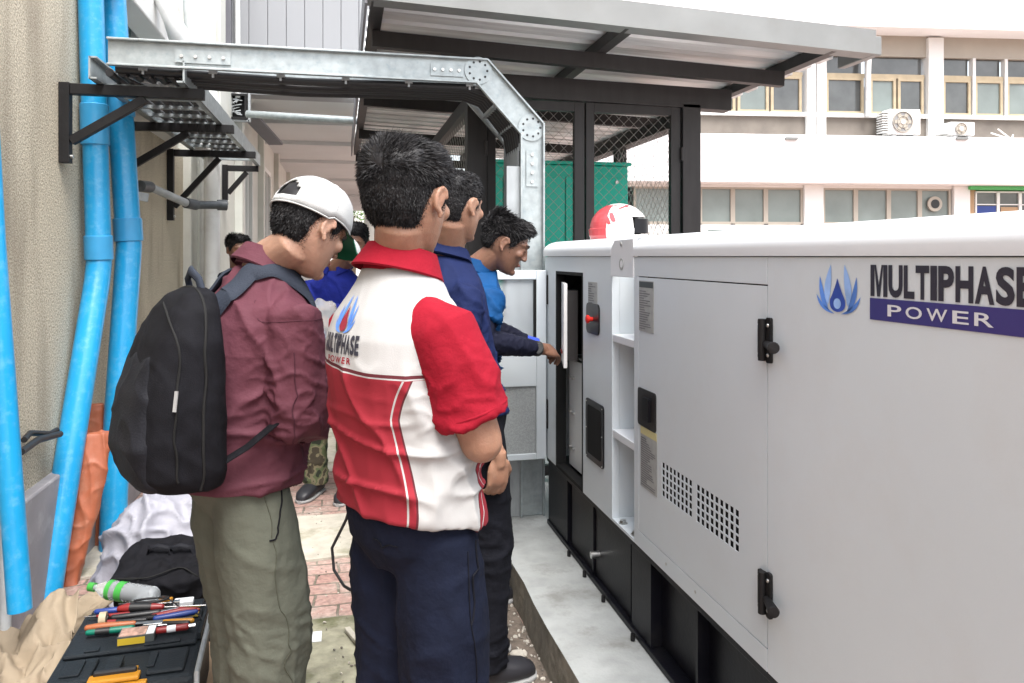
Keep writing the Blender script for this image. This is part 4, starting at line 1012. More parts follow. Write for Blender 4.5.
def hand(b, w, d, n, side, curl=.6, s=1., spread=.0):
    d = Vector(d).normalized(); n = Vector(n); n = (n-d*n.dot(d)).normalized(); t = d.cross(n)*side
    R = Matrix((t,d,n)).transposed()
    b.ell(w+d*.048*s,(.041*s,.052*s,.016*s),R,16,10)
    b.tube([w-d*.02*s,w+d*.03*s],[.024*s,.024*s],12,flat=1.)
    for i in range(4):
        ln = (.078,.086,.080,.062)[i]*s; q = w+d*.084*s+t*(.031-.0205*i)*s; dr = (d+t*spread*(1.5-i)*.3).normalized(); pts = [q-d*.03*s, q]; a = 0
        for k, fr in enumerate((.45,.31,.24)):
            a += curl*(.75,1.,.7)[k]*(1+.06*i); q = q+(dr*math.cos(a)+n*math.sin(a))*ln*fr; pts.append(q)
        b.tube(pts,[.0095*s,.0092*s,.0085*s,.0078*s,.0068*s],8,round_ends=True)
    q = w+d*.022*s+t*.026*s; d1 = (t*.62+d*.70+n*.35).normalized(); d2 = (t*.15+d*.85+n*(.35+curl*.4)).normalized()
    b.tube([q,q+d1*.042*s,q+d1*.042*s+d2*.03*s,q+d1*.042*s+d2*.054*s],[.014*s,.0115*s,.010*s,.0085*s],8,round_ends=True)
def rotm(yaw, pitch=0, roll=0):   # yaw clockwise from +Y, pitch nods forward
    return Matrix.Rotation(-math.radians(yaw),3,'Z') @ Matrix.Rotation(-math.radians(pitch),3,'X') @ Matrix.Rotation(math.radians(roll),3,'Y')
def ridge(p):
    a = max(0,1-abs(noise.noise(p))*3.2); return a*a*1.25
def fold(co, no, fn):
    out = co.copy()
    for i in range(len(co)):
        dlt = fn(Vector(co[i])); out[i] += no[i]*dlt
    return out
class Person: pass
def person(label, base, yaw, neck, headc, hyaw, hpitch, hroll=0, arms=(), skin='skin_tan', voxel=.0048, pelvis_z=.93, legs=None, hs=1., fat=1., pelvis_off=(0,0), leg_yaw=None, shoulder_z=None):
    p = Person(); p.base = Vector((base[0],base[1],0)); t = empty('person', p.base, label, 'person'); p.root = t
    Fd = Vector((math.sin(math.radians(yaw)),math.cos(math.radians(yaw)),0)); Rt = Vector((Fd.y,-Fd.x,0)); p.F, p.R = Fd, Rt
    up = Vector((0,0,1)); p.neck = Vector(neck); p.pel = p.base+Fd*pelvis_off[1]+Rt*pelvis_off[0]+up*pelvis_z; p.hc = Vector(headc); p.HR = rotm(hyaw,hpitch,hroll); p.hs = hs
    H0, H1 = p.pel.z, p.neck.z
    def sp(z):       # spine point: z given for a standard figure (hips .93, neck 1.45)
        k = (z-.93)/.52; q = p.pel.lerp(p.neck, k) if k > 0 else p.pel+up*(z-.93)
        bulge = math.sin(max(0,min(1,k))*PI)*.018 if k > 0 else 0
        return q-Fd*bulge
    p.sp = sp; p.fat = fat
    b = MB()
    rings = [(.82,.07,.05),(.87,.14,.095),(.93,.168,.115),(1.02,.150,.102),(1.12,.150,.106),(1.24,.165,.112),(1.30,.170,.108),(1.345,.150,.095),(1.385,.105,.080),(1.42,.072,.064),(1.47,.058,.057)]
    b.loft([se(sp(z),Rt,Fd,hw*fat*(.86 if z<1.4 else 1),hd*fat*(.86 if z<1.4 else 1)) for z,hw,hd in rings])
    hb = p.hc+p.HR @ Vector((0,-.018,-.055))*hs
    b.tube([sp(1.40),sp(1.455)+Fd*.005,hb,p.hc+p.HR @ Vector((0,-.012,-.01))],[.066,.059,.056,.055],20)
    add_head(b,p.hc,p.HR,hs)
    p.arms = []
    for a in arms:
        s = a['side']; sh = sp(1.312)+Rt*s*a.get('w',.168)+Fd*a.get('f',0)+up*a.get('up',0); el, wr = Vector(a['elbow']), Vector(a['wrist']); a['sh'] = sh; k = a.get('k',1.)
        b.tube([sp(1.31)+Rt*s*.09,sh,sh.lerp(el,.35),sh.lerp(el,.7),el],[.04,.044*k,.046*k,.043*k,.040*k],16,round_ends=True)
        b.tube([el,el.lerp(wr,.25),el.lerp(wr,.6),wr],[.040*k,.042*k,.034*k,.026*k],16,round_ends=True)
        hand(b,wr,a.get('hd',(wr-el)),a.get('hn',-Rt*s),a.get('hside',s),a.get('curl',.6),a.get('hs',1.),a.get('spread',0))
        p.arms.append(a)
    ly = leg_yaw if leg_yaw is not None else yaw; LF = Vector((math.sin(math.radians(ly)),math.cos(math.radians(ly)),0)); LR = Vector((LF.y,-LF.x,0)); p.LF, p.LR = LF, LR
    p.legs = []
    L_ = legs or [(-.10,0,-.01),(.10,0,.01)]
    for (r_, kf, ff) in L_:
        s = -1 if r_ < 0 else 1
        hip = p.pel+LR*s*.088-up*.04; foot = p.base+LR*r_+LF*ff+up*.085; knee = hip.lerp(foot,.49)+LF*(.025+kf); p.legs.append((hip,knee,foot,s))
        b.tube([hip,hip.lerp(knee,.4),knee,knee.lerp(foot,.3),knee.lerp(foot,.7),foot],[.070,.064,.050,.050,.040,.034],16,round_ends=True)
        b.tube([foot-LF*.04-up*.04,foot+LF*.06-up*.045,foot+LF*.15-up*.062],[.034,.036,.022],12,round_ends=True)
    co,no,fs = remesh(b,voxel,2,.5)
    p.body = np_build(co,fs,'body',skin,t); p.up = up
    return p
def trousers(p, m, r=(.100,.088,.080,.078,.080), top=1.0, voxel=.008, amp=.008, seed=0, hip=(1.14,1.18), cut=.075):
    b = MB(); rings = [(.80,.11,.085),(.86,.165,.120),(.93,.180*1,.130),(top-.02,.172,.122),(top,.17,.12)]
    b.loft([se(p.sp(z),p.R,p.F,hw*p.fat*hip[0]/1.08,hd*p.fat*hip[1]/1.1) for z,hw,hd in rings])
    for (hip_,knee,foot,s) in p.legs:
        end = Vector((foot.x,foot.y,cut))
        b.tube([hip_+p.up*.05,hip_,hip_.lerp(knee,.45),knee,knee.lerp(end,.35),knee.lerp(end,.75),end],[r[0]*.55,r[0]*.84,r[0],r[1],r[2],r[3],r[4]],22)
    co,no,fs = remesh(b,voxel,4,.5)
    sv = Vector((seed*3.1,seed*1.7,0))
    def fn(q):
        a = ridge(Vector((q.x*11,q.y*11,q.z*3.2+math.sin(q.x*20)*.4))+sv)*.8+ridge(Vector((q.x*6+q.z*5,q.y*6-q.z*4,q.z*7))+sv)*.7
        kn = 0
        for (h_,k_,f_,s) in p.legs:
            g = math.exp(-((q.z-k_.z+.02)/.10)**2); kn += g*.5*ridge(Vector((q.x*8+s,q.y*8,q.z*22+q.x*6))+sv)
        hm = math.exp(-((q.z-.14)/.08)**2)*ridge(Vector((q.x*5,q.y*5,q.z*30))+sv)
        tp = 1-.8*max(0,min(1,(q.z-.78)/.08)); return amp*(a*.75+kn+hm-.75)*tp
    co = fold(co,no,fn)
    o = np_build(co,fs,'trousers',m,p.root); p.tr = BVHTree.FromPolygons([Vector(c) for c in co],fs); return o
def shirt(p, m, hem=.87, neckz=1.455, voxel=.007, sleeve=None, sm=None, amp=.004, seed=0, loose=1., extra=None, merge=True, yoke=None, rings=None, sr=(.064,.064,.062,.060,.058), attr=None, calm=None, tilt=0):
    """sleeve: list of fractions along upper arm (0-1) and forearm (1-2) where it ends"""
    b = MB(); f = p.fat*loose
    rings = rings or [(hem,.188,.136),(hem+.05,.187,.136),(1.02,.176,.132),(1.12,.174,.134),(1.24,.180,.136),(1.30,.180,.128),(1.35,.158,.112),(1.39,.115,.094),(neckz-.02,.078,.074)]
    RG = [se(p.sp(z),p.R,p.F,hw*f,hd*f) for z,hw,hd in rings]
    for i,rg_ in enumerate(RG[:4]):
        for q in rg_: q.z -= tilt*(1-i/4)*(q-p.sp(rings[i][0])).dot(p.F)
    b.loft(RG)
    slv = []
    for a, end in zip(p.arms, sleeve or []):
        el, wr, sh = Vector(a['elbow']), Vector(a['wrist']), a['sh']; s = a['side']; k = a.get('k',1.)
        pts = [p.sp(1.30)+p.R*s*.09, sh-p.up*.006-p.R*s*.03, sh-p.up*.004]; rr = [sr[0]*.75, sr[0]*.96, sr[0]]
        for q, fr in ((.3,sr[1]),(.6,sr[2]),(1.,sr[3])):
            if end > q: pts.append(sh.lerp(el,q)); rr.append(fr)
        if end <= 1: pts.append(sh.lerp(el,end)); rr.append(sr[2]*1.02 if end < .9 else sr[3])
        else:
            for q, fr in ((.3,sr[3]),(.65,sr[4]),(1.,sr[4]*.82)):
                if end-1 > q: pts.append(el.lerp(wr,q)); rr.append(fr)
            pts.append(el.lerp(wr,end-1)); rr.append(rr[-1]*.95)
        rr = [x*k for x in rr]
        if merge: b.tube(pts,rr,20)
        else: c = MB(); c.tube(pts,rr,24); slv.append((c,a,pts,rr))
    if extra: extra(b)
    sv = Vector((seed*3.7,seed*2.3,seed))
    def fn(q):
        zz = (q.z-hem)/.5
        lo = math.exp(-((q.z-hem-.10)/.09)**2)*min(1,.3+max(0,q.z-hem)/.05)
        a = ridge(Vector((q.x*8,q.y*8,q.z*6+(q.x-q.y)*5))+sv)
        c = ridge(Vector((q.x*4+q.z*3,q.y*4,q.z*17))+sv)
        e = 0
        for ar in p.arms:
            d1 = (q-Vector(ar['elbow'])).length; d2 = (q-ar['sh']-Vector((0,0,-.1))).length
            g = math.exp(-(d1/.09)**2)+.8*math.exp(-(d2/.09)**2); e += g*ridge(Vector((q.x*16,q.y*16,q.z*26))+sv)
        return amp*(a*.9+c*lo*1.6+e*1.1-.35)*(calm(q) if calm else 1)
    co,no,fs = remesh(b,voxel,3,.5); co = fold(co,no,fn)
    o = np_build(co,fs,'shirt',m,p.root)
    p.sh_bvh = BVHTree.FromPolygons([Vector(c) for c in co],fs)
    if attr:
        for nm, g in attr.items():
            at = o.data.attributes.new(nm,'FLOAT','POINT'); at.data.foreach_set('value',[g(Vector(c)) for c in co])
    for c,a,pts,rr in slv:
        co,no,fs = remesh(c,.006,2,.5); co = fold(co,no,fn); sl = np_build(co,fs,'sleeve',sm or m,p.root)
        d = (pts[-1]-pts[-2]).normalized(); MB().tube([pts[-1]-d*.021,pts[-1]-d*.019,pts[-1]-d*.016],[rr[-1]*1.005,rr[-1]*1.022,rr[-1]*1.005],28,cap=False).build('hem_stitch',sm or m,sl,smooth=60)
    return o
def collar(p, m, z0=1.435, h=.045, r0=.070, flare=.022, tilt=14, off=.0, gap=38, th=.004, name='collar', sy=1.05, label=None):
    c = p.sp(z0); T = Matrix.Rotation(-math.radians(tilt),3,'X'); B = Matrix((p.R,p.F,p.up)).transposed()
    prof = [(r0,0),(r0-.003,h),(r0+.002,h+.003),(r0+flare,.008+.0),(r0+flare-th,.004),(r0+.004,h-.01)]
    rings = []; n = 40
    for k in range(n+1):
        a = math.radians(gap)+(2*PI-2*math.radians(gap))*k/n
        fr = min(1,min(k,n-k)/4); 
        rings.append([c+B @ (T @ Vector((math.sin(a)*r_, math.cos(a)*r_*sy+off, z-(1-fr)*.012))) for r_,z in prof])
    return MB().loft(rings).build(name,m,p.root,smooth=50,label=label)
def belt_line(p, bvh, pts, r, m, name, parent=None, off=.001, n=40, lift=None):
    path = []
    for i in range(n+1):
        f = i/n*(len(pts)-1); k = min(int(f),len(pts)-2); q = Vector(pts[k]).lerp(Vector(pts[k+1]),f-k)
        loc,no,_,_ = bvh.find_nearest(q)
        path.append(loc+(no*off))
    for _ in range(3): path = [path[0]]+[(path[i-1]+path[i]*2+path[i+1])/4 for i in range(1,n)]+[path[-1]]
    return MB().tube(path,r,6).build(name,m,parent or p.root,smooth=60)
def shoes(p, m='shoe'):
    for (h_,k_,foot,s) in p.legs:
        f0 = Vector((foot.x,foot.y,0)); F = p.LF; R = p.LR; b = MB()
        rg = [(-.085,.026,.030,.055),(-.07,.036,.045,.078),(-.02,.040,.05,.088),(.04,.044,.042,.074),(.10,.049,.034,.060),(.15,.045,.028,.050),(.18,.03,.020,.042),(.19,.012,.010,.036)]
        rings = [se(f0+F*y+p.up*(.012+hh),R,p.up,hw,hh,18,.8) for y,hw,hh,_ in rg]
        b.loft(rings); o = b.build('shoe',m,p.root,smooth=60)
        b = MB(); rings = [se(f0+F*(y*1.02)+p.up*.010,R,p.up,hw*1.06,.010,18,.6) for y,hw,hh,_ in rg]; b.loft(rings).build('sole','sole',o,smooth=40)
HL = [(0,.072),(35,.064),(55,.035),(68,.0),(78,-.012),(86,.016),(100,.026),(112,.012),(125,-.028),(145,-.05),(180,-.058)]
def hairline(az, tab):
    a = abs(math.degrees(az)); a = 360-a if a > 180 else a
    for (p0,z0),(p1,z1) in zip(tab,tab[1:]):
        if a <= p1: return z0+(z1-z0)*(a-p0)/(p1-p0)
    return tab[-1][1]
def hair(p, n=9000, top=.022, side=.007, ln=.028, seed=1, tab=HL, spike=.5, w=.0011, zmax=.2, crest=0.):
    r = random.Random(seed); s = p.hs; X = lambda q: p.hc+p.HR @ (q*s)
    def thick(az, z):
        k = max(0,min(1,(z-.01)/.07)); k = k*k*(3-2*k); nape = max(0,min(1,(z-hairline(az,tab))/.03))
        return (side+(top-side)*k)*(.04+.96*nape**.7)+crest*max(0,math.cos(az))*k
    rings = []; nz, na = 34, 56
    for j in range(nz):
        z = .1155-(.1155+.100)*(j/(nz-1))**1.25
        ring = []
        for i in range(na):
            az = 2*PI*i/na; q = hsurf(az,z); yc,hw,hd = hring(z)
            nn = Vector((q.x/hw**2,(q.y-yc)/hd**2,z*1.4/.11**2*(1 if z>0 else .2))).normalized()
            inside = min(1,max(-1,(z-hairline(az,tab))/.008))
            tt = thick(az,z)*.8*(.85+.3*noise.noise(q*60)) if inside > 0 else 0
            ring.append(X(q+nn*(tt*max(inside,0)-.012*max(-inside,0)*1.0 if inside < 1 else nn.length*tt)))
        rings.append(ring)
    shell = MB().loft(rings); 
    h = shell.build('hair','hair',p.root,smooth=180)
    b = MB()
    tri = 0
    while tri < n:
        # sample evenly over the skull
        v = Vector((r.gauss(0,1),r.gauss(0,1),r.gauss(0,1))).normalized(); z = v.z*.116 if v.z > 0 else v.z*.098
        az = math.atan2(v.x,v.y); hl = hairline(az,tab)
        if z < hl-.024*r.random()**2.4-.001 or z > zmax: continue
        q = hsurf(az,z); yc,hw,hd = hring(z)
        nn = Vector((q.x/hw**2,(q.y-yc)/hd**2,z*1.4/.11**2*(1 if z>0 else .2))).normalized()
        th = thick(az,z); k = max(0,min(1,(z-.02)/.06))
        down = (Vector((0,0,-1))-nn*(-nn.z)); 
        if down.length > 1e-3: down.normalize()
        fwd = Vector((0,1,0)); fwd = (fwd-nn*fwd.dot(nn)).normalized()
        swirl = noise.noise(q*18+Vector((seed,0,0)))
        d = (down*(1-k)+(fwd*.8+nn.cross(fwd)*swirl*1.2)*k).normalized()
        lf = (.25+(spike+.35*r.random())*k)
        d = (d+nn*lf+Vector((r.gauss(0,.26),r.gauss(0,.26),r.gauss(0,.26)))).normalized()
        if v.z > .93: d = (nn*.35+Vector((r.gauss(0,.5),.7+r.gauss(0,.3),r.gauss(0,.15)))).normalized()
        L_ = ln*(.35+.65*k)*r.uniform(.6,1.15)*min(1,.22+max(0,z-hl)/.03)
        a = q+nn*th*.55; m_ = a+d*L_*.55; e = m_+(d*.8+down*.2*(1-k)-Vector((0,0,.25))*k*(1-spike)+fwd*.3*k).normalized()*L_*.5
        sd = d.cross(Vector((r.gauss(0,1),r.gauss(0,1),r.gauss(0,1)))).normalized()*w*r.uniform(.7,1.3)
        b.add([X(a-sd),X(a+sd),X(m_+sd*.8),X(m_-sd*.8),X(e)],[(0,1,2,3),(3,2,4)]); tri += 1
    o = b.build('strands','hair',h,fix=False); tag(o,kind='stuff')
    return h
def face_bits(p, brow=True):
    X = lambda *q: p.hc+p.HR @ (Vector(q)*p.hs)
    for s in (-1,1):
        e = MB().ell(X(s*.030,.0885,.005),(.0095,.003,.0022),p.HR,12,6).build('eye','hair',p.root,smooth=180)
        b = MB(); b.tube([X(s*.014,.0985,.027),X(s*.03,.0955,.034),X(s*.046,.082,.031)],[.0022,.0032,.0016],8,flat=1.); b.build('eyebrow','hair',p.root,smooth=60)
    MB().tube([X(-.020,.0900,-.0585),X(0,.0955,-.0580),X(.020,.0900,-.0585)],[.0022,.0050,.0022],8).build('lips','lip',p.root,smooth=60)
def BF(base, yaw):
    F = Vector((math.sin(math.radians(yaw)),math.cos(math.radians(yaw)),0)); R = Vector((F.y,-F.x,0)); B0 = Vector((base[0],base[1],0))
    return lambda r,f,z: B0+R*r+F*f+Vector((0,0,z))

# --- man in the red and white polo, seen from behind
b0 = P(413,300,1.72); yaw = 58; f = BF(b0,yaw)
pb = person('man seen from behind in a red and white polo shirt and navy trousers', b0, yaw, P(398,260,1.72), P(407,201,1.69), 38, 5,
    arms=[dict(side=1,elbow=f(.194,.03,1.065),wrist=f(.04,.115,1.09),hd=-f(0,0,0)+f(-1,.1,.1),hn=(0,0,-1),curl=.4,k=1.12,w=.160),
          dict(side=-1,elbow=f(-.195,.04,1.08),wrist=f(-.11,.13,1.10),hd=f(.8,.2,.05)-f(0,0,0),hn=(0,0,-1),curl=.4,w=.160)],
    skin='skin_tan',voxel=.0042,pelvis_z=.90,legs=[(-.085,0,-.01),(.085,0,.0)],hs=1.05)
trousers(pb,'cloth_navy',r=(.102,.095,.092,.092,.095),seed=2,amp=.008,hip=(1.02,1.14),top=.95)
YK = 1.222
def yoke_f(q):
    l = q-pb.sp(1.2); return max(-.099,min(.099,q.z-YK+.010*math.sin(l.dot(pb.R)*9)))
def side_f(q):
    l = q-pb.sp(1.1); a = math.degrees(math.atan2(l.dot(pb.R),l.dot(pb.F)))     # 0 front, 90 right side, 180 back
    zz = q.z; wd = 22+5*math.sin((zz-.88)*9)-max(0,(zz-1.12))*110; c0 = 98-7*math.sin((zz-.85)*14)
    return max(-.099,min(.099,(wd-abs(a-c0))*.0028)) if a > 0 else max(-.099,min(.099,(26-abs(-a-90))*.0028))
shirt(pb,'panel_shirt',loose=.975,hem=.915,tilt=.19,sleeve=[.80,.80],sm='cloth_red',merge=False,seed=5,amp=.0085,attr=dict(yoke=yoke_f,side=side_f),calm=lambda q: 1-.9*max(0,min(1,(q.z-1.20)/.04))*max(0,min(1,-(q-pb.sp(1.3)).dot(pb.F)/.05)),sr=(.068,.072,.070,.07,.06),voxel=.0055,
    rings=[(.912,.190,.152),(.935,.190,.152),(.98,.182,.146),(1.06,.174,.138),(1.14,.176,.142),(1.22,.182,.150),(1.29,.180,.142),(1.335,.165,.125),(1.375,.125,.103),(1.405,.098,.088),(1.435,.080,.078)])
collar(pb,'cloth_red',z0=1.415,h=.058,r0=.076,flare=.026,tilt=14,gap=24)
HB = [(0,.072),(35,.064),(55,.035),(68,.0),(78,-.012),(86,.012),(100,.018),(112,-.012),(125,-.052),(145,-.078),(180,-.086)]
hair(pb,n=30000,top=.022,side=.012,ln=.024,seed=3,spike=.16,w=.0007,crest=.008,tab=HB)
shoes(pb)
face_bits(pb)
# printed emblem and lettering on the shirt back, laid onto the cloth
def on_back(pts, fs, th0, th1, z0, z1, name, m, off=.0022):
    vs = []
    for x, y in pts:
        a = math.radians(th0+(th1-th0)*x); z = z0+(z1-z0)*y; c = pb.sp(z); dr = pb.R*math.sin(a)+pb.F*math.cos(a)
        hit = pb.sh_bvh.ray_cast(c+dr*.4+Vector((0,0,0)),-dr)
        loc, no_ = (hit[0],hit[1]) if hit[0] else (c+dr*.15,dr)
        vs.append(loc+no_*off*(1 if no_.dot(dr)>0 else -1))
    b = MB(); b.add([Vector((v.x,v.y,v.z)) for v in vs],fs); return b.build(name,m,pb.root,fix=False)
def dense(poly, cx, cy, n=2):
    k = len(poly); mid = [((x+cx)/2,(y+cy)/2) for x,y in poly]; return poly+mid+[(cx,cy)], [(i,(i+1)%k,k+(i+1)%k,k+i) for i in range(k)]+[(k+i,k+(i+1)%k,2*k) for i in range(k)]
TB0, TB1 = 214, 158       # lettering runs over this angle range on the back (left to right)
zt_ = Zt = 1.278
x = 0; wid = WID; tot = sum(wid[c] for c in 'MULTIPHASE')
for ch in 'MULTIPHASE':
    g_, f_ = MG if ch == 'M' else glyphs(ch,.04,cuts=1); a, c = x+.04, x+wid[ch]-.04
    on = [((a+(c-a)*q[0])/tot,q[1]) for q in g_]; on_back(on,f_,TB0,TB1,1.262,1.300,'lettering','letter_black'); x += wid[ch]
g_, f_ = glyphs('POWER',.02,1.3,cuts=1); on_back(g_,f_,TB0-9,TB1+9,1.243,1.256,'lettering','cloth_red')
for i,pl in enumerate(ps):
    cx = sum(q[0] for q in pl)/len(pl); cy = sum(q[1] for q in pl)/len(pl); v_, f_ = dense(pl,cx,cy)
    on_back([((q[0]+1)/2,q[1]) for q in v_],f_,203,169,1.303,1.378,'emblem_petals','logo_blue')
v_, f_ = dense(drop,0,.3); on_back([((q[0]+1)/2,q[1]) for q in v_],f_,203,169,1.303,1.378,'emblem_drop','maroon_line',.003)
# pocket welt and side pocket of the trousers
belt_line(pb,pb.tr,[pb.sp(.86)+pb.R*.04-pb.F*.3,pb.sp(.85)+pb.R*.16-pb.F*.25],.0016,'cloth_blueblack','back_pocket')
belt_line(pb,pb.tr,[pb.sp(.89)+pb.R*.3+pb.F*.13,pb.sp(.80)+pb.R*.3+pb.F*.06,pb.sp(.73)+pb.R*.3+pb.F*.04],.0022,'cloth_blueblack','side_pocket')

# --- man in the maroon shirt with cap and backpack
b0 = P(254,300,2.07); yaw = 62; f = BF(b0,yaw)
pa = person('man with bowed head in a maroon shirt, sage trousers and a white cap', b0, yaw, P(268,262,2.04), P(309,229,2.02), 50, 27,
    arms=[dict(side=1,elbow=f(.205,.025,1.05),wrist=f(.07,.20,1.045),hn=(0,0,-1),curl=.7,w=.165,f=.035,k=1.05),
          dict(side=-1,elbow=f(-.20,.06,1.06),wrist=f(-.06,.30,1.07),hn=(0,0,-1),curl=.7,f=.03)],
    skin='skin_pale',voxel=.0045,pelvis_z=.92,legs=[(-.085,.0,.03),(.085,.01,.0)],pelvis_off=(-.01,-.045))
trousers(pa,'cloth_sage',r=(.110,.108,.098,.096,.100),seed=6,amp=.007,hip=(.98,1.14),top=.95)
shirt(pa,'cloth_maroon',hem=.865,sleeve=[1.95,1.95],seed=9,amp=.011,sr=(.070,.072,.070,.068,.056),voxel=.006,neckz=1.45,
    rings=[(.872,.196,.164),(.90,.196,.163),(.98,.186,.154),(1.06,.180,.148),(1.14,.180,.148),(1.22,.184,.152),(1.29,.182,.146),(1.335,.168,.130),(1.375,.130,.108),(1.405,.102,.092),(1.435,.082,.080)])
collar(pa,'cloth_maroon',z0=1.41,h=.056,r0=.080,flare=.016,tilt=30,gap=34)
belt_line(pa,pa.tr,[pa.sp(.90)+pa.R*.3+pa.F*.12,pa.sp(.82)+pa.R*.3+pa.F*.10,pa.sp(.76)+pa.R*.3+pa.F*.02],.0022,'bag_black','side_pocket')
hair(pa,n=7000,top=.005,side=.012,ln=.03,seed=8,spike=.05,w=.001,tab=[(0,.05),(50,.04),(68,.0),(78,-.012),(86,.016),(100,.022),(112,.0),(125,-.045),(145,-.066),(180,-.070)],zmax=.034)
shoes(pa)
face_bits(pa)
def seam_ring(p, a, frac, r, m, w=.0009):
    el, sh = Vector(a['elbow']), a['sh']; ax = (el-sh).normalized(); e = ax.orthogonal().normalized(); g = ax.cross(e); c = sh.lerp(el,frac)
    return belt_line(p,p.sh_bvh,[c+(e*math.cos(x)+g*math.sin(x))*.085 for x in [2*PI*i/24 for i in range(25)]],w,m,'seam',n=72,off=.0004)
for a in pa.arms: seam_ring(pa,a,.03,.08,'cloth_maroon_dark')
belt_line(pa,pa.sh_bvh,[pa.sp(.93)+pa.R*.3,pa.sp(1.1)+pa.R*.3,pa.sp(1.22)+pa.R*.3],.0012,'cloth_maroon_dark','seam',off=.0004)
for pp_,mm in ((pa,'cloth_sage_dark'),(pb,'cloth_blueblack')):
    h_,k_,f_,s_ = pp_.legs[1]; belt_line(pp_,pp_.tr,[h_+pp_.LR*.3,k_+pp_.LR*.3,f_+pp_.LR*.3],.0012,mm,'side_seam',off=.0004,n=60)
# cap
X = lambda *q: pa.hc+pa.HR @ Vector(q)
rings = []; na = 48
for j in range(14):
    th = j/13; z = .030+.106*math.cos(th*PI/2)**.85; rings_ = []
    for i in range(na):
        az = 2*PI*i/na; k = math.sin(th*PI/2)**.85; seam = 1-.012*abs(math.cos(az*3))**12
        zz = z+(-.010 if math.cos(az) < 0 else .0)*th
        rings_.append(X(.093*k*seam*math.sin(az),-.006+.113*k*seam*math.cos(az),zz))
    rings.append(rings_)
# opening at the back above the strap
fs = []; n = na
for i in range(13):
    for a in range(na):
        azm = 2*PI*(a+.5)/na; back = abs(azm-PI)
        if 8 <= i <= 11 and back < (.2,.36,.46,.5)[i-8]: continue
        fs.append((i*n+a,i*n+(a+1)%n,(i+1)*n+(a+1)%n,(i+1)*n+a))
for r_ in rings:
    for q in r_: q += pa.HR @ Vector((0,0,1))*noise.noise(q*22)*.004+(q-pa.hc).normalized()*noise.noise(q*40)*.002
b = MB(); b.add([q for r_ in rings for q in r_],fs); b.add([X(0,-.006,.1365)]+rings[0],[(0,1+a,1+(a+1)%na) for a in range(na)])
cap = b.build('cap','cap_white',pa.root,smooth=60,fix=False); sd_ = cap.modifiers.new('s','SOLIDIFY'); sd_.thickness = .003; sd_.offset = 0
b = MB(); b.tube([X(.094*math.sin(a),-.006+.115*math.cos(a),.027-.010*(math.cos(a)<0)) for a in [2*PI*i/48 for i in range(49)]],.0022,8); b.build('sweatband','cap_white',cap,smooth=60)
for k in range(6):
    MB().tube([Vector(rings[j][(k*8+4)%48])+(Vector(rings[j][(k*8+4)%48])-pa.hc).normalized()*.001 for j in range(0,13 if k not in (2,3) else 8)],.0011,6).build('panel_seam','cap_seam',cap,smooth=60)
MB().ell(X(0,-.006,.137),(.007,.007,.004),pa.HR,10,6).build('button','cap_white',cap,smooth=180)
top_, und = [], []
for i in range(13):
    a = math.radians(-62+124*i/12); e = math.cos(a*1.35); 
    top_.append([X(.090*math.sin(a),.0+.104*math.cos(a),.022),X(.088*math.sin(a),.03+.118*math.cos(a)+.018*e,.016),X(.082*math.sin(a),.075+.105*math.cos(a)*(.85+.15*e),.002-.012*abs(math.sin(a)))])
vs = [q for r_ in top_ for q in r_]; fb = [(i*3+k,i*3+k+1,i*3+k+4,i*3+k+3) for i in range(12) for k in (0,1)]
dn = pa.HR @ Vector((0,0,-.004))
b = MB(); b.add(vs,fb); br = b.build('brim','cap_white',cap,smooth=60,fix=False)
b = MB(); b.add([q+dn for q in vs],fb); b.build('brim_underside','cap_green',cap,smooth=60,fix=False)
# backpack
Bk = BF((0,0),yaw); cB = pa.sp(1.145)+pa.R*.07+pa.F*.035+Vector((0,0,.0))
def K(r,f_,z): return cB+pa.R*r+pa.F*f_+Vector((0,0,z))
t = empty('backpack',tuple(K(0,-.26,-.29)),'black laptop backpack with padded straps worn by the man in maroon','backpack')
b = MB(); rg = [(-.235,.09,.05,-.215),(-.222,.135,.085,-.22),(-.19,.152,.103,-.232),(-.10,.160,.108,-.240),(.02,.158,.098,-.232),(.12,.148,.080,-.22),(.19,.125,.058,-.205),(.225,.09,.04,-.19),(.24,.05,.02,-.185)]
b.loft([se(K(0,y,z),pa.R,pa.F,hw,hd,36,.62) for z,hw,hd,y in rg])
co,no,fs = remesh(b,.007,3,.5)
co = fold(co,no,lambda q: .003*noise.noise(Vector((q.x*7,q.y*7,q.z*9)))+.0025*ridge(Vector((q.x*9+q.z*9,q.y*9,q.z*4))))
np_build(co,fs,'bag_body','bag_black',t); bk = BVHTree.FromPolygons([Vector(c) for c in co],fs)
b = MB(); rg = [(-.225,.08,.02,-.290),(-.205,.115,.035,-.300),(-.12,.128,.042,-.318),(.0,.122,.038,-.305),(.08,.10,.025,-.29),(.12,.065,.012,-.275)]
b.loft([se(K(0,y,z),pa.R,pa.F,hw,hd,30,.65) for z,hw,hd,y in rg]); co,no,fs = remesh(b,.007,3,.5); co = fold(co,no,lambda q:.003*ridge(Vector((q.x*9,q.y*9,q.z*12)))); np_build(co,fs,'front_pocket','bag_black_smooth',t)
def bline(pts,r,m,nm,par,bv,off=.002,n=40):
    path = []
    for i in range(n+1):
        f_ = i/n*(len(pts)-1); k = min(int(f_),len(pts)-2); q = Vector(pts[k]).lerp(Vector(pts[k+1]),f_-k); loc,no_,_,_ = bv.find_nearest(q); path.append(loc+no_*off)
    for _ in range(6): path = [path[0]]+[(path[i-1]+path[i]*2+path[i+1])/4 for i in range(1,n)]+[path[-1]]
    return MB().tube(path,r,6).build(nm,m,par,smooth=60)
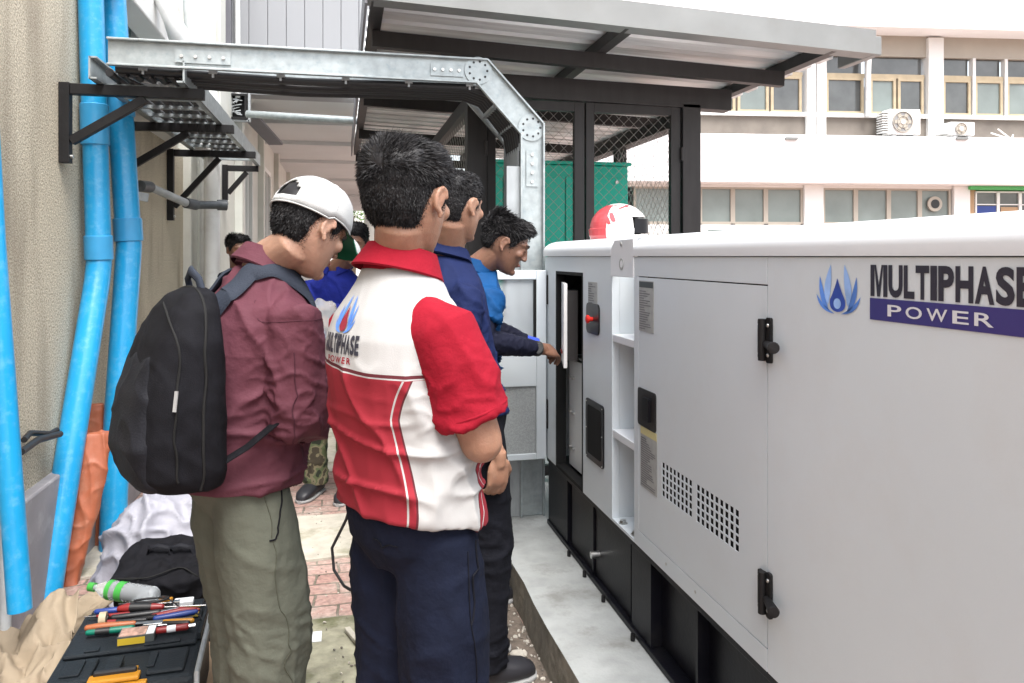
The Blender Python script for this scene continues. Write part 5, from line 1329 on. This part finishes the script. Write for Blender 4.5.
bline([K(.3,-.20,-.28),K(.3,-.21,-.05),K(.26,-.20,.12),K(.12,-.20,.3),K(-.12,-.2,.3)],.0035,'rubber','zip',t,bk)
bline([K(.3,-.29,-.24),K(.3,-.30,-.05),K(.22,-.28,.10),K(0,-.30,.25)],.003,'rubber','zip',t,bk)
z1 = bk.find_nearest(K(.3,-.29,.045))[0]; MB().bar(z1+pa.R*.005,z1+pa.R*.009+Vector((0,0,-.045))-pa.F*.006,.008,.003).build('zip_pull','grey_panel',t)
b = MB(); b.tube([K(-.045,-.175,.22),K(-.04,-.185,.262),K(0,-.19,.282),K(.04,-.185,.262),K(.045,-.175,.22)],.013,10,flat=.6); b.build('top_handle','strap',t,smooth=60)
def band(pts, w, th, bv, off, nm, m, par, n=46, wdir=None):
    path = []; nrm = []
    for i in range(n+1):
        f_ = i/n*(len(pts)-1); k = min(int(f_),len(pts)-2); q = Vector(pts[k]).lerp(Vector(pts[k+1]),f_-k); loc,no_,_,_ = bv.find_nearest(q); path.append(loc+no_*off); nrm.append(no_)
    for _ in range(4): path = [path[0]]+[(path[i-1]+path[i]*2+path[i+1])/4 for i in range(1,n)]+[path[-1]]; nrm = [nrm[0]]+[(nrm[i-1]+nrm[i]*2+nrm[i+1]).normalized() for i in range(1,n)]+[nrm[-1]]
    rings = []
    for i in range(n+1):
        tt = (path[min(i+1,n)]-path[max(i-1,0)]).normalized(); s_ = tt.cross(nrm[i]).normalized(); rings.append([path[i]+s_*w/2*a+nrm[i]*th*c for a,c in ((-1,0),(-.8,.7),(0,1),(.8,.7),(1,0),(.8,-.5),(-.8,-.5))])
    return MB().loft(rings).build(nm,m,par,smooth=50)
for s in (1,-1):
    so = -.05+s*.10; stp = [K(so*.9,-.20,.20),K(so,-.17,.24),K(so,-.09,.30),K(so,.0,.29),K(so*1.1,.12,.20),K(so*1.3,.16,.05)]
    band(stp,.062,.010,pa.sh_bvh,.006,'shoulder_strap','strap',t)
    sx = .125 if s > 0 else -.265; MB().tube([K(sx,.03,-.04),K(sx+s*.006,-.03,-.09),K(sx,-.10,-.14),K(sx-s*.02,-.17,-.18)],.016,10,flat=.25).build('lower_strap','bag_black',t,smooth=60)

# --- man in the navy polo standing behind
b0 = P(467,300,2.66); yaw = 76; f = BF(b0,yaw)
wr = P(499,457,2.46)
pc = person('man in a dark blue polo and black trousers, standing half hidden behind the red polo', b0, yaw, P(446,252,2.66), P(456,207,2.62), 50, 6,
    arms=[dict(side=1,elbow=P(460,368,2.46),wrist=wr,hd=(-.05,.05,-1),hn=P(480,470,2.6)-P(500,470,2.5),curl=.55,k=.95,w=.155),
          dict(side=-1,elbow=f(-.22,.0,1.10),wrist=f(-.2,.12,.86),hd=(0,.1,-1),hn=f(1,0,0)-f(0,0,0),curl=.5)],
    skin='skin_tan',voxel=.0055,fat=.94,pelvis_z=.93,legs=[(-.10,.0,.02),(.10,.0,.02)])
trousers(pc,'cloth_blueblack',seed=12,r=(.100,.088,.080,.078,.080),hip=(1.08,1.15))
shirt(pc,'cloth_polo_navy',hem=.92,sleeve=[.85,.85],seed=13,amp=.008)
collar(pc,'cloth_polo_navy',z0=1.43,h=.04,tilt=14,gap=30)
hair(pc,n=9000,top=.016,side=.007,ln=.018,seed=14,spike=.3,w=.0011,tab=HB)
shoes(pc); face_bits(pc)

# --- man at the control panel
b0 = P(463,300,3.30); yaw = 82; f = BF(b0,yaw)
pd = person('man in a bright blue shirt with navy undersleeves reaching into the open control panel', b0, yaw, P(477,268,3.28), P(505,244,3.26), 98, 26,
    arms=[dict(side=1,elbow=P(481,341,3.06),wrist=P(540,349,3.30),hd=P(562,352,3.40)-P(540,349,3.30),hn=(.1,.6,-.7),curl=.55,k=.98,w=.165,f=.02,hs=1.05),
          dict(side=-1,elbow=P(492,330,3.44),wrist=P(530,344,3.50),hd=P(556,352,3.42)-P(530,344,3.50),hn=(0,-.5,-.6),curl=.5,w=.165)],
    skin='skin_dark',voxel=.0045,fat=1.06,pelvis_z=.93,legs=[(-.12,.0,.0),(.12,.0,.0)])
trousers(pd,'cloth_blueblack',seed=15)
shirt(pd,'cloth_blue',hem=.90,sleeve=[.55,.55],seed=16,amp=.012,sr=(.072,.072,.072,.06,.05))
collar(pd,'cloth_blue',z0=1.42,h=.055,r0=.068,flare=.010,tilt=18,gap=30)
for a in pd.arms:
    el,wr,sh = Vector(a['elbow']),Vector(a['wrist']),a['sh']
    b = MB(); b.tube([sh.lerp(el,.35),sh.lerp(el,.8),el],[.055,.050,.049],18,round_ends=True); b.tube([el,el.lerp(wr,.3),el.lerp(wr,.65),el.lerp(wr,.88)],[.049,.049,.042,.035],18)
    co,no,fs = remesh(b,.006,3,.5); co = fold(co,no,lambda q:.003*ridge(q*30)-.001); np_build(co,fs,'undersleeve','cloth_sleeve',pd.root)
hair(pd,n=9000,top=.024,side=.012,ln=.036,seed=17,spike=.22,w=.0013,crest=.010)
face_bits(pd); shoes(pd)
a = pd.arms[0]; el,wr = Vector(a['elbow']),Vector(a['wrist']); d = (wr-el).normalized(); q = el.lerp(wr,.94)
t = empty('wristwatch',tuple(q),'round black wristwatch on the right wrist of the man in bright blue','wristwatch')
MB().tube([q-d*.011,q-d*.009,q+d*.009,q+d*.011],[.031,.033,.033,.031],24).build('strap','watch',t,smooth=40)
toc = Vector((-.1,-1,.15)).normalized(); MB().tube([q+toc*.030,q+toc*.042],[.023,.021],20).build('dial','watch',t,smooth=40)
a2 = pd.arms[1]; el,wr = Vector(a2['elbow']),Vector(a2['wrist']); d = (wr-el).normalized()
MB().tube([wr-d*.08,wr-d*.02,wr+d*.03],[.036,.034,.038],18).build('cuff','glove_blue',pd.root,smooth=50)

# --- man in royal blue further back
b0 = P(333,300,4.66); yaw = 205; f = BF(b0,yaw)
pe = person('man in a royal blue top and camouflage trousers standing beyond the others', b0, yaw, P(338,268,4.62), P(354,244,4.52), 190, 14,
    arms=[dict(side=-1,elbow=P(352,318,4.5),wrist=P(328,312,4.3),hn=(0,0,-1),curl=.6),
          dict(side=1,elbow=P(304,312,4.5),wrist=P(318,318,4.25),hn=(0,0,-1),curl=.6)],
    skin='skin_dark',voxel=.006,pelvis_z=.92,legs=[(-.12,.0,.0),(.12,.0,.0)])
trousers(pe,'camo',seed=21); shirt(pe,'cloth_royal',hem=.88,sleeve=[1.9,1.9],seed=22,amp=.006); collar(pe,'cloth_royal',gap=20)
hair(pe,n=3500,top=.016,side=.010,ln=.02,seed=23,w=.0018); face_bits(pe); shoes(pe)
# clear bag held by him
c = P(322,322,4.18); b = MB().ell(c,(.10,.07,.12),None,18,12,fn=lambda q:q*(1+.25*noise.noise(q*18))); b.build('plastic_bag','clear',label='crumpled clear plastic bag held in the hands of the man in royal blue',cat='bag',smooth=40)
# --- man far down the passage
b0 = P(238,300,6.2); f = BF(b0,190)
pf = person('man with dark wavy hair far down the passage, only his head above a maroon shoulder', b0, 190, P(238,275,6.2), P(238,250,6.15), 150, 8,
    arms=[dict(side=-1,elbow=f(-.24,.02,1.05),wrist=f(-.24,.08,.8),hd=(0,0,-1)),dict(side=1,elbow=f(.24,.02,1.05),wrist=f(.24,.08,.8),hd=(0,0,-1))],
    skin='skin_dark',voxel=.008,pelvis_z=.86)
trousers(pf,'cloth_navy',voxel=.012); shirt(pf,'cloth_polo_navy',hem=.85,sleeve=[.8,.8],voxel=.01); hair(pf,n=2500,top=.022,side=.012,ln=.03,seed=33,w=.0022); shoes(pf)
# ------------------------------------------------------------------ helmet on the generator
c = P(613,240,3.16); c = Vector((1.27,3.42,1.528)); HSC = .80
t = empty('helmet',tuple(c),'white and red motorcycle helmet resting on top of the generator','helmet')
R = rotm(118,0,0)
def hfn(q): return q
rings = []
for j in range(15):
    th = PI*.5*j/14; k = math.sin(th) if j < 14 else 1; 
    rings.append([c+R @ Vector((.118*math.sin(a)*k,.135*math.cos(a)*k,.145*math.cos(th)*HSC+.055)) for a in [2*PI*i/40 for i in range(40)]])
for z,k in ((.05,1.0),(.02,.98),(.004,.93)): rings.append([c+R @ Vector((.118*math.sin(a)*k,.142*math.cos(a)*k,z)) for a in [2*PI*i/40 for i in range(40)]])
fs = []; na = 40; mt = []
for i in range(len(rings)-1):
    for a in range(na):
        az = 2*PI*(a+.5)/na; front = min(az,2*PI-az)
        if front < .95 and i >= 10 and i < 16: continue
        fs.append((i*na+a,i*na+(a+1)%na,(i+1)*na+(a+1)%na,(i+1)*na+a))
b = MB(); b.add([q for r_ in rings for q in r_],fs); b.add([c+Vector((0,0,.145*HSC+.0551))]+rings[0],[(0,1+(a+1)%na,1+a) for a in range(na)])
hs_ = b.build('shell','helmet_white',t,smooth=60,fix=True); sl = hs_.modifiers.new('s','SOLIDIFY'); sl.thickness = .006; sl.offset = -1
b = MB()
sel = [(i,a) for i in range(3,17) for a in range(na) if (12 <= a <= 20 and i > 3) ]
off = lambda q: q+(q-(c+Vector((0,0,.055)))).normalized()*.0015
for i,a in sel: b.add([off(rings[i][a]),off(rings[i][(a+1)%na]),off(rings[i+1][(a+1)%na]),off(rings[i+1][a])],[(0,1,2,3)])
def sw(th,az):
    k = math.sin(th); return off(c+R @ Vector((.118*math.sin(az)*k,.135*math.cos(az)*k,.145*math.cos(th)*HSC+.055)))
for k0,(t0_,a0_,t1_,a1_,w_) in enumerate(((.95,1.75,1.35,1.55,.10),(1.1,1.9,1.45,1.72,.06),(.55,.9,.75,1.5,.08),(.5,.6,.55,1.1,.10),(.62,2.2,.4,1.2,.05))):
    st = [(t0_+(t1_-t0_)*i/8,a0_+(a1_-a0_)*i/8,w_*math.sin(PI*(i+.4)/8.8)) for i in range(9)]
    b.add([sw(x-w,y) for x,y,w in st]+[sw(x+w,y+.1) for x,y,w in st],[(i,i+1,10+i,9+i) for i in range(8)])
b.build('graphics','helmet_red',t,smooth=60,fix=False)
b = MB(); r2 = [[c+R @ (Vector((.112*math.sin(a),.137*math.cos(a),z))) for a in [math.radians(-52+104*i/16) for i in range(17)]] for z in (.03,.05,.075,.095)]
b.add([q for r_ in r2 for q in r_],[(i*17+a,i*17+a+1,(i+1)*17+a+1,(i+1)*17+a) for i in range(3) for a in range(16)]); b.build('visor','black_gloss',t,smooth=60,fix=False)
b = MB().ell(c+Vector((0,0,.055)),(.1,.12,.053),R,20,12); b.build('lining','rubber',t,smooth=60)

# ------------------------------------------------------------------ orange plastic, sack, bags, paper
def wedge(pts, name, m, lab, cat, seed, amp=.006, vox=.006):
    b = MB(); rings = []
    for (c_, sx, hw, hd) in pts:
        hw *= 1.2; rings.append(se(c_,Vector(sx).normalized(),Vector((0,0,1)).cross(Vector(sx)).normalized(),hw,hd,24,.7))
    b.loft(rings); co,no,fs = remesh(b,vox,2,.5); co = fold(co,no,lambda q: amp*(ridge(Vector((q.x*14+seed,q.y*14,q.z*3)))+.6*ridge(Vector((q.x*9,q.y*9+seed,q.z*11)))-.9))
    o = MB(); o.v = [tuple(c_) for c_ in co]; o.f = fs; o.m = [0]*len(fs); return o.build(name,m,label=lab,cat=cat,smooth=180,fix=False)
wedge([(P(93,432,3.55),(1,.1,0),.062,.030),(P(94,436,3.55),(1,.1,0),.064,.035),(P(90,470,3.52),(1,.1,0),.062,.045),(P(82,520,3.48),(1,.1,0),.048,.042),(P(72,575,3.42),(1,.1,0),.030,.034),(P(68,604,3.38),(1,.1,0),.024,.03)],'orange_sheet','orange_plastic','crumpled orange plastic sleeve, wide at the top, leaning between two blue pipes','plastic sheet',1)
wedge([(P(78,404,3.9),(1,.0,0),.10,.03),(P(79,410,3.9),(1,.0,0),.10,.04),(P(80,440,3.9),(1,.0,0),.105,.05),(P(84,500,3.88),(1,0,0),.11,.05),(P(90,548,3.86),(1,0,0),.11,.05)],'orange_sheet','orange_plastic','shorter orange plastic piece with a flat top, right against the roughcast wall','plastic sheet',2,.004)
b = MB().ell(P(163,565,3.35),(.26,.20,.33),Matrix.Rotation(.3,3,'Z'),30,20); co,no,fs = remesh(b,.012,2,.5)
co = fold(co,no,lambda q: .03*ridge(Vector((q.x*5,q.y*5,q.z*4+q.x*3)))+.014*ridge(Vector((q.x*12,q.y*12,q.z*9)))-.02); co[:,2] = np.maximum(co[:,2],.012)
o = MB(); o.v = [tuple(q) for q in co]; o.f = fs; o.m = [0]*len(fs); o.build('sack','white_sack',label='bulging white plastic sack behind the black bag and the maroon man',cat='sack',smooth=180,fix=False)
def softbox(c, sx, sy, sz, yaw_, p=.55, vox=.008, amp=.008, tilt=0, seed=0):
    R_ = Matrix.Rotation(math.radians(yaw_),3,'Z') @ Matrix.Rotation(math.radians(tilt),3,'X'); b = MB(); rings = []
    for z,k in ((-1,.86),(-.95,.96),(-.6,1.),(0,1.),(.6,.98),(.93,.90),(1,.76)):
        rings.append([Vector(c)+R_ @ (Vector((sx*k*math.copysign(abs(math.cos(a))**p,math.cos(a)),sy*k*math.copysign(abs(math.sin(a))**p,math.sin(a)),sz*z))) for a in [2*PI*i/32 for i in range(32)]])
    b.loft(rings); co,no,fs = remesh(b,vox,3,.5); co = fold(co,no,lambda q: amp*(ridge(Vector((q.x*7+seed,q.y*7,q.z*7)))+.5*ridge(Vector((q.x*15,q.y*15+seed,q.z*15)))-.9)); return co,fs,R_
c = P(172,592,2.92); c.z = .17
t = empty('carry_bag',(c.x,c.y,0),'black soft tool bag with top handles lying behind the tool case','bag')
co,fs,R_ = softbox(c,.19,.14,.185,-8,.5,amp=.010,tilt=24); np_build(co,fs,'bag_body','bag_black',t); bb = BVHTree.FromPolygons([Vector(q) for q in co],fs)
co,fs,R2 = softbox(c+R_ @ Vector((.02,-.125,-.03)),.13,.035,.11,-8,.5,amp=.006,tilt=24,seed=4); np_build(co,fs,'front_pocket','bag_black_smooth',t)
for dx in (-.03,.05): MB().tube([c+R_ @ Vector((dx-.045,.02,.165)),c+R_ @ Vector((dx-.035,.03,.20)),c+R_ @ Vector((dx,.03,.212)),c+R_ @ Vector((dx+.04,.03,.20)),c+R_ @ Vector((dx+.05,.02,.165))],.009,8,flat=.5).build('handle','bag_black_smooth',t,smooth=60)
MB().tube([c+R_ @ Vector((.16,-.08,.08)),P(214,586,2.75),P(206,622,2.6),P(212,640,2.55)],.010,8,flat=.4).build('shoulder_strap','strap',t,smooth=60)
bline([c+R_ @ Vector((-.3,-.1,.05)),c+R_ @ Vector((-.1,-.1,.3)),c+R_ @ Vector((.1,-.1,.3)),c+R_ @ Vector((.3,-.1,.05))],.003,'rubber','zip',t,bb)

# crumpled brown paper and flattened cardboard
def sheet(name, m, corners, n, amp, lab, cat, seed, z0=.02, th=.002, group=None):
    A,B_,C_,D_ = [Vector(q) for q in corners]; vs = []
    for i in range(n+1):
        for j in range(n+1):
            u,v = i/n,j/n; q = A.lerp(B_,u).lerp(D_.lerp(C_,u),v)
            f1 = 1.1*noise.noise(Vector((u*2.6+seed,v*2.6,0)))+.55*(1-abs(noise.noise(Vector((u*2.2+v*1.2,v*1.9+seed,1)))*2.5))+.22*(1-abs(noise.noise(Vector((u*5,v*4-u*3+seed,2)))*2.5))
            vs.append((q.x+.02*noise.noise(Vector((u*6,v*6,5+seed))),q.y+.02*noise.noise(Vector((u*6,v*6,9+seed))),max(z0,q.z+amp*(f1-.2))))
    b = MB(); b.add(vs,[(i*(n+1)+j,(i+1)*(n+1)+j,(i+1)*(n+1)+j+1,i*(n+1)+j+1) for i in range(n) for j in range(n)])
    o = b.build(name,m,label=lab,cat=cat,group=group,fix=False,smooth=60); s_ = o.modifiers.new('s','SOLIDIFY'); s_.thickness = th; return o
sheet('brown_paper','paper',(P(-30,700,2.35),P(60,690,2.45),P(80,588,2.75),P(-5,640,2.7)),40,.06,'big crumpled sheet of brown wrapping paper left of the tool case','paper',3)
sheet('brown_paper','paper',(P(40,640,2.75),P(76,640,2.75),P(150,565,3.0),P(70,600,2.95)),30,.045,'creased strip of brown paper between the tool case and the blue pipes','paper',8)
sheet('cardboard','card',(P(185,740,2.35),P(226,700,2.35),P(225,628,2.85),P(196,650,2.8)),10,.03,'torn flat piece of cardboard between the tool case and sage trousers','cardboard',5,z0=.018,th=.004)
sheet('cardboard','card',(P(196,690,2.4),P(255,690,2.4),P(262,640,2.8),P(200,600,3.1)),10,.04,'paler cardboard flap on the ground under the sage trousers','cardboard',9,z0=.016,th=.004)

# ------------------------------------------------------------------ tool case. local axes: x right, y away
tc_o = Vector((-.60,2.62,0)); RT = Matrix.Rotation(math.radians(3),3,'Z')
TZ = .30
def T(x,y,z=TZ): return tc_o+RT @ Vector((x,y*.74,0))+Vector((0,0,z))
t = empty('tool_case',tuple(tc_o),'black plastic tool case with a yellow latch, tools laid out on its ribbed lid','tool case')
def tb(name, boxes, m='tool_case', bevel=.008, parent=None, **kw):
    b = MB()
    for (x0,x1,y0,y1,z0,z1) in boxes: b.box((x0,y0*.74,z0),(x1,y1*.74,z1),RT,tc_o)
    return b.build(name,m,parent or t,bevel=bevel,**kw)
tb('case_body',[(-.20,.17,-.46,.18,.01,.185)],bevel=.015)
tb('lid',[(-.21,.18,-.47,.19,.19,TZ-.014)],bevel=.016)
tb('lid_step',[(-.195,.165,-.24,-.05,TZ-.013,TZ),(-.19,.16,-.04,.075,TZ-.013,TZ-.002),(-.185,.155,.085,.175,TZ-.013,TZ-.001)],bevel=.007)
tb('lid_step',[(-.18,-.09,-.44,-.27,TZ-.013,TZ-.001)],bevel=.007); tb('lid_step',[(.05,.15,-.44,-.27,TZ-.013,TZ-.001)],bevel=.007)
for q in ((-.17,-.12),(-.06,-.02),(.05,.07)): tb('rib',[(q[0],q[1],-.41,-.30,TZ+.0,TZ+.006)],bevel=.002)
for q in (-.16,-.10,-.04,.02): tb('rib',[(q,q+.03,.10,.16,TZ-.001,TZ+.005)],bevel=.002)
tb('rib',[(-.14,-.10,-.232,-.20,TZ+.0005,TZ+.006)],bevel=.002); tb('rib',[(.02,.12,-.235,-.21,TZ+.0005,TZ+.006)],bevel=.002); tb('rib',[(.165,.175,-.2,.16,TZ-.012,TZ+.010)],bevel=.003)
tb('latch',[(-.11,.06,-.490,-.462,TZ-.055,TZ-.008),(-.09,.04,-.478,-.43,TZ-.006,TZ+.006)],'yellow_latch',.004)
tb('latch_tab',[(-.075,-.045,-.43,-.40,TZ-.004,TZ+.008),(.0,.03,-.43,-.40,TZ-.004,TZ+.008)],'yellow_latch',.003)
tb('carry_handle',[(-.08,.03,-.445,-.425,TZ+.001,TZ+.018)],'black_plastic',.005)
tb('label',[(.085,.15,-.02,.055,TZ+.001,TZ+.003)],'yellow_label',0)
tb('latch',[(.03,.055,.165,.185,TZ,TZ+.012)],'yellow_latch',.003); tb('latch',[(.07,.10,-.075,-.06,TZ,TZ+.008)],'yellow_latch',.002)
MB().tube([T(.185,-.47,.03),T(.187,-.47,TZ-.01),T(.187,.16,TZ+.004)],.008,8).build('edge_trim','galv_dull',t,smooth=50)
g = 'hand tools on the tool case lid'
def tool(name, lab, cat, parts):
    o = None; b0_ = parts[0]; pos = T(b0_[1][0][0],b0_[1][0][1]); r_ = empty(name,tuple(pos),lab,cat,g)
    for (nm,pts,r,m,kw) in parts: MB().tube([T(*q) for q in pts],[x*.82 for x in r] if hasattr(r,'__len__') else r*.82,14,**kw).build(nm,m,r_,smooth=50)
    return r_
h = TZ+.018
tool('screwdriver','thick screwdriver with red and black handle and long chrome shaft on the case lid','screwdriver',[('handle',[(-.09,.075,h+.006),(-.07,.075,h+.006),(-.0,.062,h+.004),(.035,.055,h+.004)],[.012,.018,.016,.011],'tool_red',dict(round_ends=True)),('grip',[(-.06,.0735,h+.006),(.005,.061,h+.004)],[.0188,.0172],'black_plastic',{}),('shaft',[(.035,.055,h+.002),(.17,.03,h)],.0035,'tool_steel',{})])
tool('test_probe','slim red test probe lying left of the thick screwdriver','probe',[('handle',[(-.15,.045,h),(-.06,.03,h)],[.005,.009],'tool_red',dict(round_ends=True)),('tip',[(-.15,.045,h),(-.19,.052,h)],.0018,'tool_steel',{})])
tool('cutting_pliers','pliers with one red and one blue sleeve on their handles','pliers',[('handle',[(.03,-.045,h),(.12,-.035,h+.002),(.145,-.03,h+.002)],[.011,.012,.009],'tool_blue',dict(round_ends=True)),('handle',[(.02,-.02,h),(.10,-.012,h+.006),(.14,-.01,h+.004)],[.010,.011,.008],'tool_red',dict(round_ends=True)),('jaws',[(.03,-.032,h),(-.04,-.03,h)],[.012,.006],'black_steel',{})])
tool('file','long file with a reddish brown wooden handle at the front of the tools','file',[('handle',[(-.16,-.06,h),(-.12,-.062,h),(-.03,-.068,h)],[.011,.014,.010],'tool_brown',dict(round_ends=True)),('blade',[(-.03,-.068,h),(.14,-.08,h)],.008,'dark_pvc',dict(flat=.5))])
tool('tape_roll','small roll of cream tape standing at the left of the tools','tape',[('roll',[(-.135,-.01,h+.006),(-.115,-.01,h+.006)],.026,'wood_frame',{}),('core',[(-.112,-.01,h+.006),(-.110,-.01,h+.006)],.016,'black_plastic',{})])
tool('green_screwdriver','screwdriver with a green and black handle next to the picture packet','screwdriver',[('handle',[(-.15,-.105,h),(-.03,-.11,h)],[.010,.012],'tool_green',dict(round_ends=True)),('grip',[(-.13,-.106,h),(-.09,-.108,h)],.0125,'black_plastic',{}),('shaft',[(-.03,-.11,h),(.07,-.115,h)],.003,'tool_steel',{})])
tool('crimping_tool','black crimping tool in the middle of the lid','tool',[('handle',[(-.10,.01,h),(.03,.012,h)],[.011,.012],'black_plastic',dict(round_ends=True)),('head',[(.03,.012,h),(.09,.03,h)],[.012,.016],'tool_steel',dict(flat=.5)),('trigger',[(.08,.03,h),(.15,-.005,h)],[.008,.007],'tool_red',dict(round_ends=True))])
tool('red_lighter','red cylinder with a silver cap at the right of the picture packet','lighter',[('body',[(.05,-.16,h),(.13,-.155,h)],.012,'tool_red',dict(round_ends=True)),('cap',[(.13,-.155,h),(.155,-.153,h)],.009,'tool_steel',{}),('band',[(.075,-.1585,h),(.10,-.157,h)],.0124,'litter_white',{})])
tool('combination_wrench','chrome spanner lying behind the thick screwdriver','spanner',[('shaft',[(-.06,.115,h),(.06,.105,h)],.005,'tool_steel',dict(flat=.5)),('jaw',[(.06,.105,h),(.085,.103,h)],[.008,.014],'tool_steel',dict(flat=.5))])
tool('marker_pen','black marker pen lying between the pliers and the file','pen',[('barrel',[(-.09,-.03,h),(.0,-.045,h)],[.007,.008],'black_plastic',dict(round_ends=True)),('cap',[(-.11,-.027,h),(-.085,-.031,h)],.0085,'tool_red',{})])
tool('wire_stripper','wire stripper with yellow and black grips near the right edge of the lid','tool',[('handle',[(.06,-.085,h),(.14,-.105,h)],[.008,.010],'yellow_latch',dict(round_ends=True)),('handle',[(.06,-.10,h),(.13,-.125,h)],[.008,.010],'black_plastic',dict(round_ends=True)),('jaws',[(.0,-.09,h),(.06,-.092,h)],[.005,.010],'tool_steel',dict(flat=.5))])
tool('nut_driver','short driver with a blue handle at the left of the lid','screwdriver',[('handle',[(-.16,.09,h),(-.10,.085,h)],[.010,.012],'tool_blue',dict(round_ends=True)),('shaft',[(-.10,.085,h),(-.05,.082,h)],.003,'tool_steel',{})])
pk = empty('picture_packet',tuple(T(-.01,-.15)),'small carton with a pictured lid and yellow edge among the tools','packet',g)
b = MB(); b.box((-.055,-.155,TZ+.001),(.045,-.095,TZ+.026),RT,tc_o); b.build('carton','label_dark',pk)
b = MB(); b.box((-.052,-.151,TZ+.0262),(.02,-.098,TZ+.027),RT,tc_o); b.build('picture','pack_picture',pk); b = MB(); b.box((.022,-.151,TZ+.0262),(.043,-.098,TZ+.027),RT,tc_o); b.build('stripe','litter_white',pk)
b = MB(); b.box((-.054,-.1565,TZ+.003),(.02,-.1552,TZ+.022),RT,tc_o); b.build('edge','yellow_label',pk)
b = MB(); b.box((.065,.07,TZ),(.125,.105,TZ+.018),RT,tc_o); b.build('small_box','litter_white',label='little white and blue battery box at the back right of the lid',cat='box',bevel=.003,group=g)
b = MB(); b.tube([T(-.10,.11,h+.01)]+[T(.02*math.cos(k*.5)*2.6-.0,.10+.022*math.sin(k*.5),h+.012+.0012*(k%7)) for k in range(40)]+[T(.10,.02,h),T(.16,-.06,h),T(.17,-.11,h)],.0022,6); b.build('test_lead','cable_black',label='thin black test lead coiled over the screwdriver handle',cat='wire',smooth=60,group=g)
# water bottle
t = empty('water_bottle',tuple(T(-.05,.16)),'clear plastic water bottle with a green cap and green label lying on the case','bottle')
p0, p1 = P(92,587,2.75), P(158,597,2.70); ax = (p1-p0).normalized(); Lb = (p1-p0).length
pr = [(0,.011),(.07,.011),(.11,.016),(.22,.030),(.30,.033)]; pr += [(.36+.03*k,.033-(.002 if k%2 else 0)) for k in range(19)]+[(.93,.032),(.97,.026),(.985,.02)]
MB().tube([p0+ax*Lb*a for a,_ in pr],[r_ for _,r_ in pr],24).build('body','clear',t,smooth=50)
MB().tube([p0-ax*.012,p0-ax*.010,p0+ax*.012],[.013,.0155,.0155],20).build('cap','bottle_green',t,smooth=40)
for a,c_ in ((.27,.34),(.42,.52)): MB().tube([p0+ax*Lb*a,p0+ax*Lb*c_],.0338,24,cap=False).build('label','bottle_green',t,smooth=50)
# orange-brown knob-like cap near the bottle
tool('bottle_cap','small orange plastic cap at the foot of the water bottle','cap',[('cap',[(.03,.13,h-.008),(.03,.13,h+.010)],.016,'yellow_latch',{}),('rim',[(.03,.13,h+.0102),(.03,.13,h+.0112)],.012,'tool_brown',{})])
# cable hanging beside the navy trousers
MB().tube([P(352,500,1.95),P(346,520,1.95),P(332,548,1.95),P(334,570,1.95),P(344,586,1.92),P(356,593,1.88)],.0038,8).build('hanging_cable','cable_black',label='thin black cable looping beside the navy trousers',cat='wire',smooth=60)
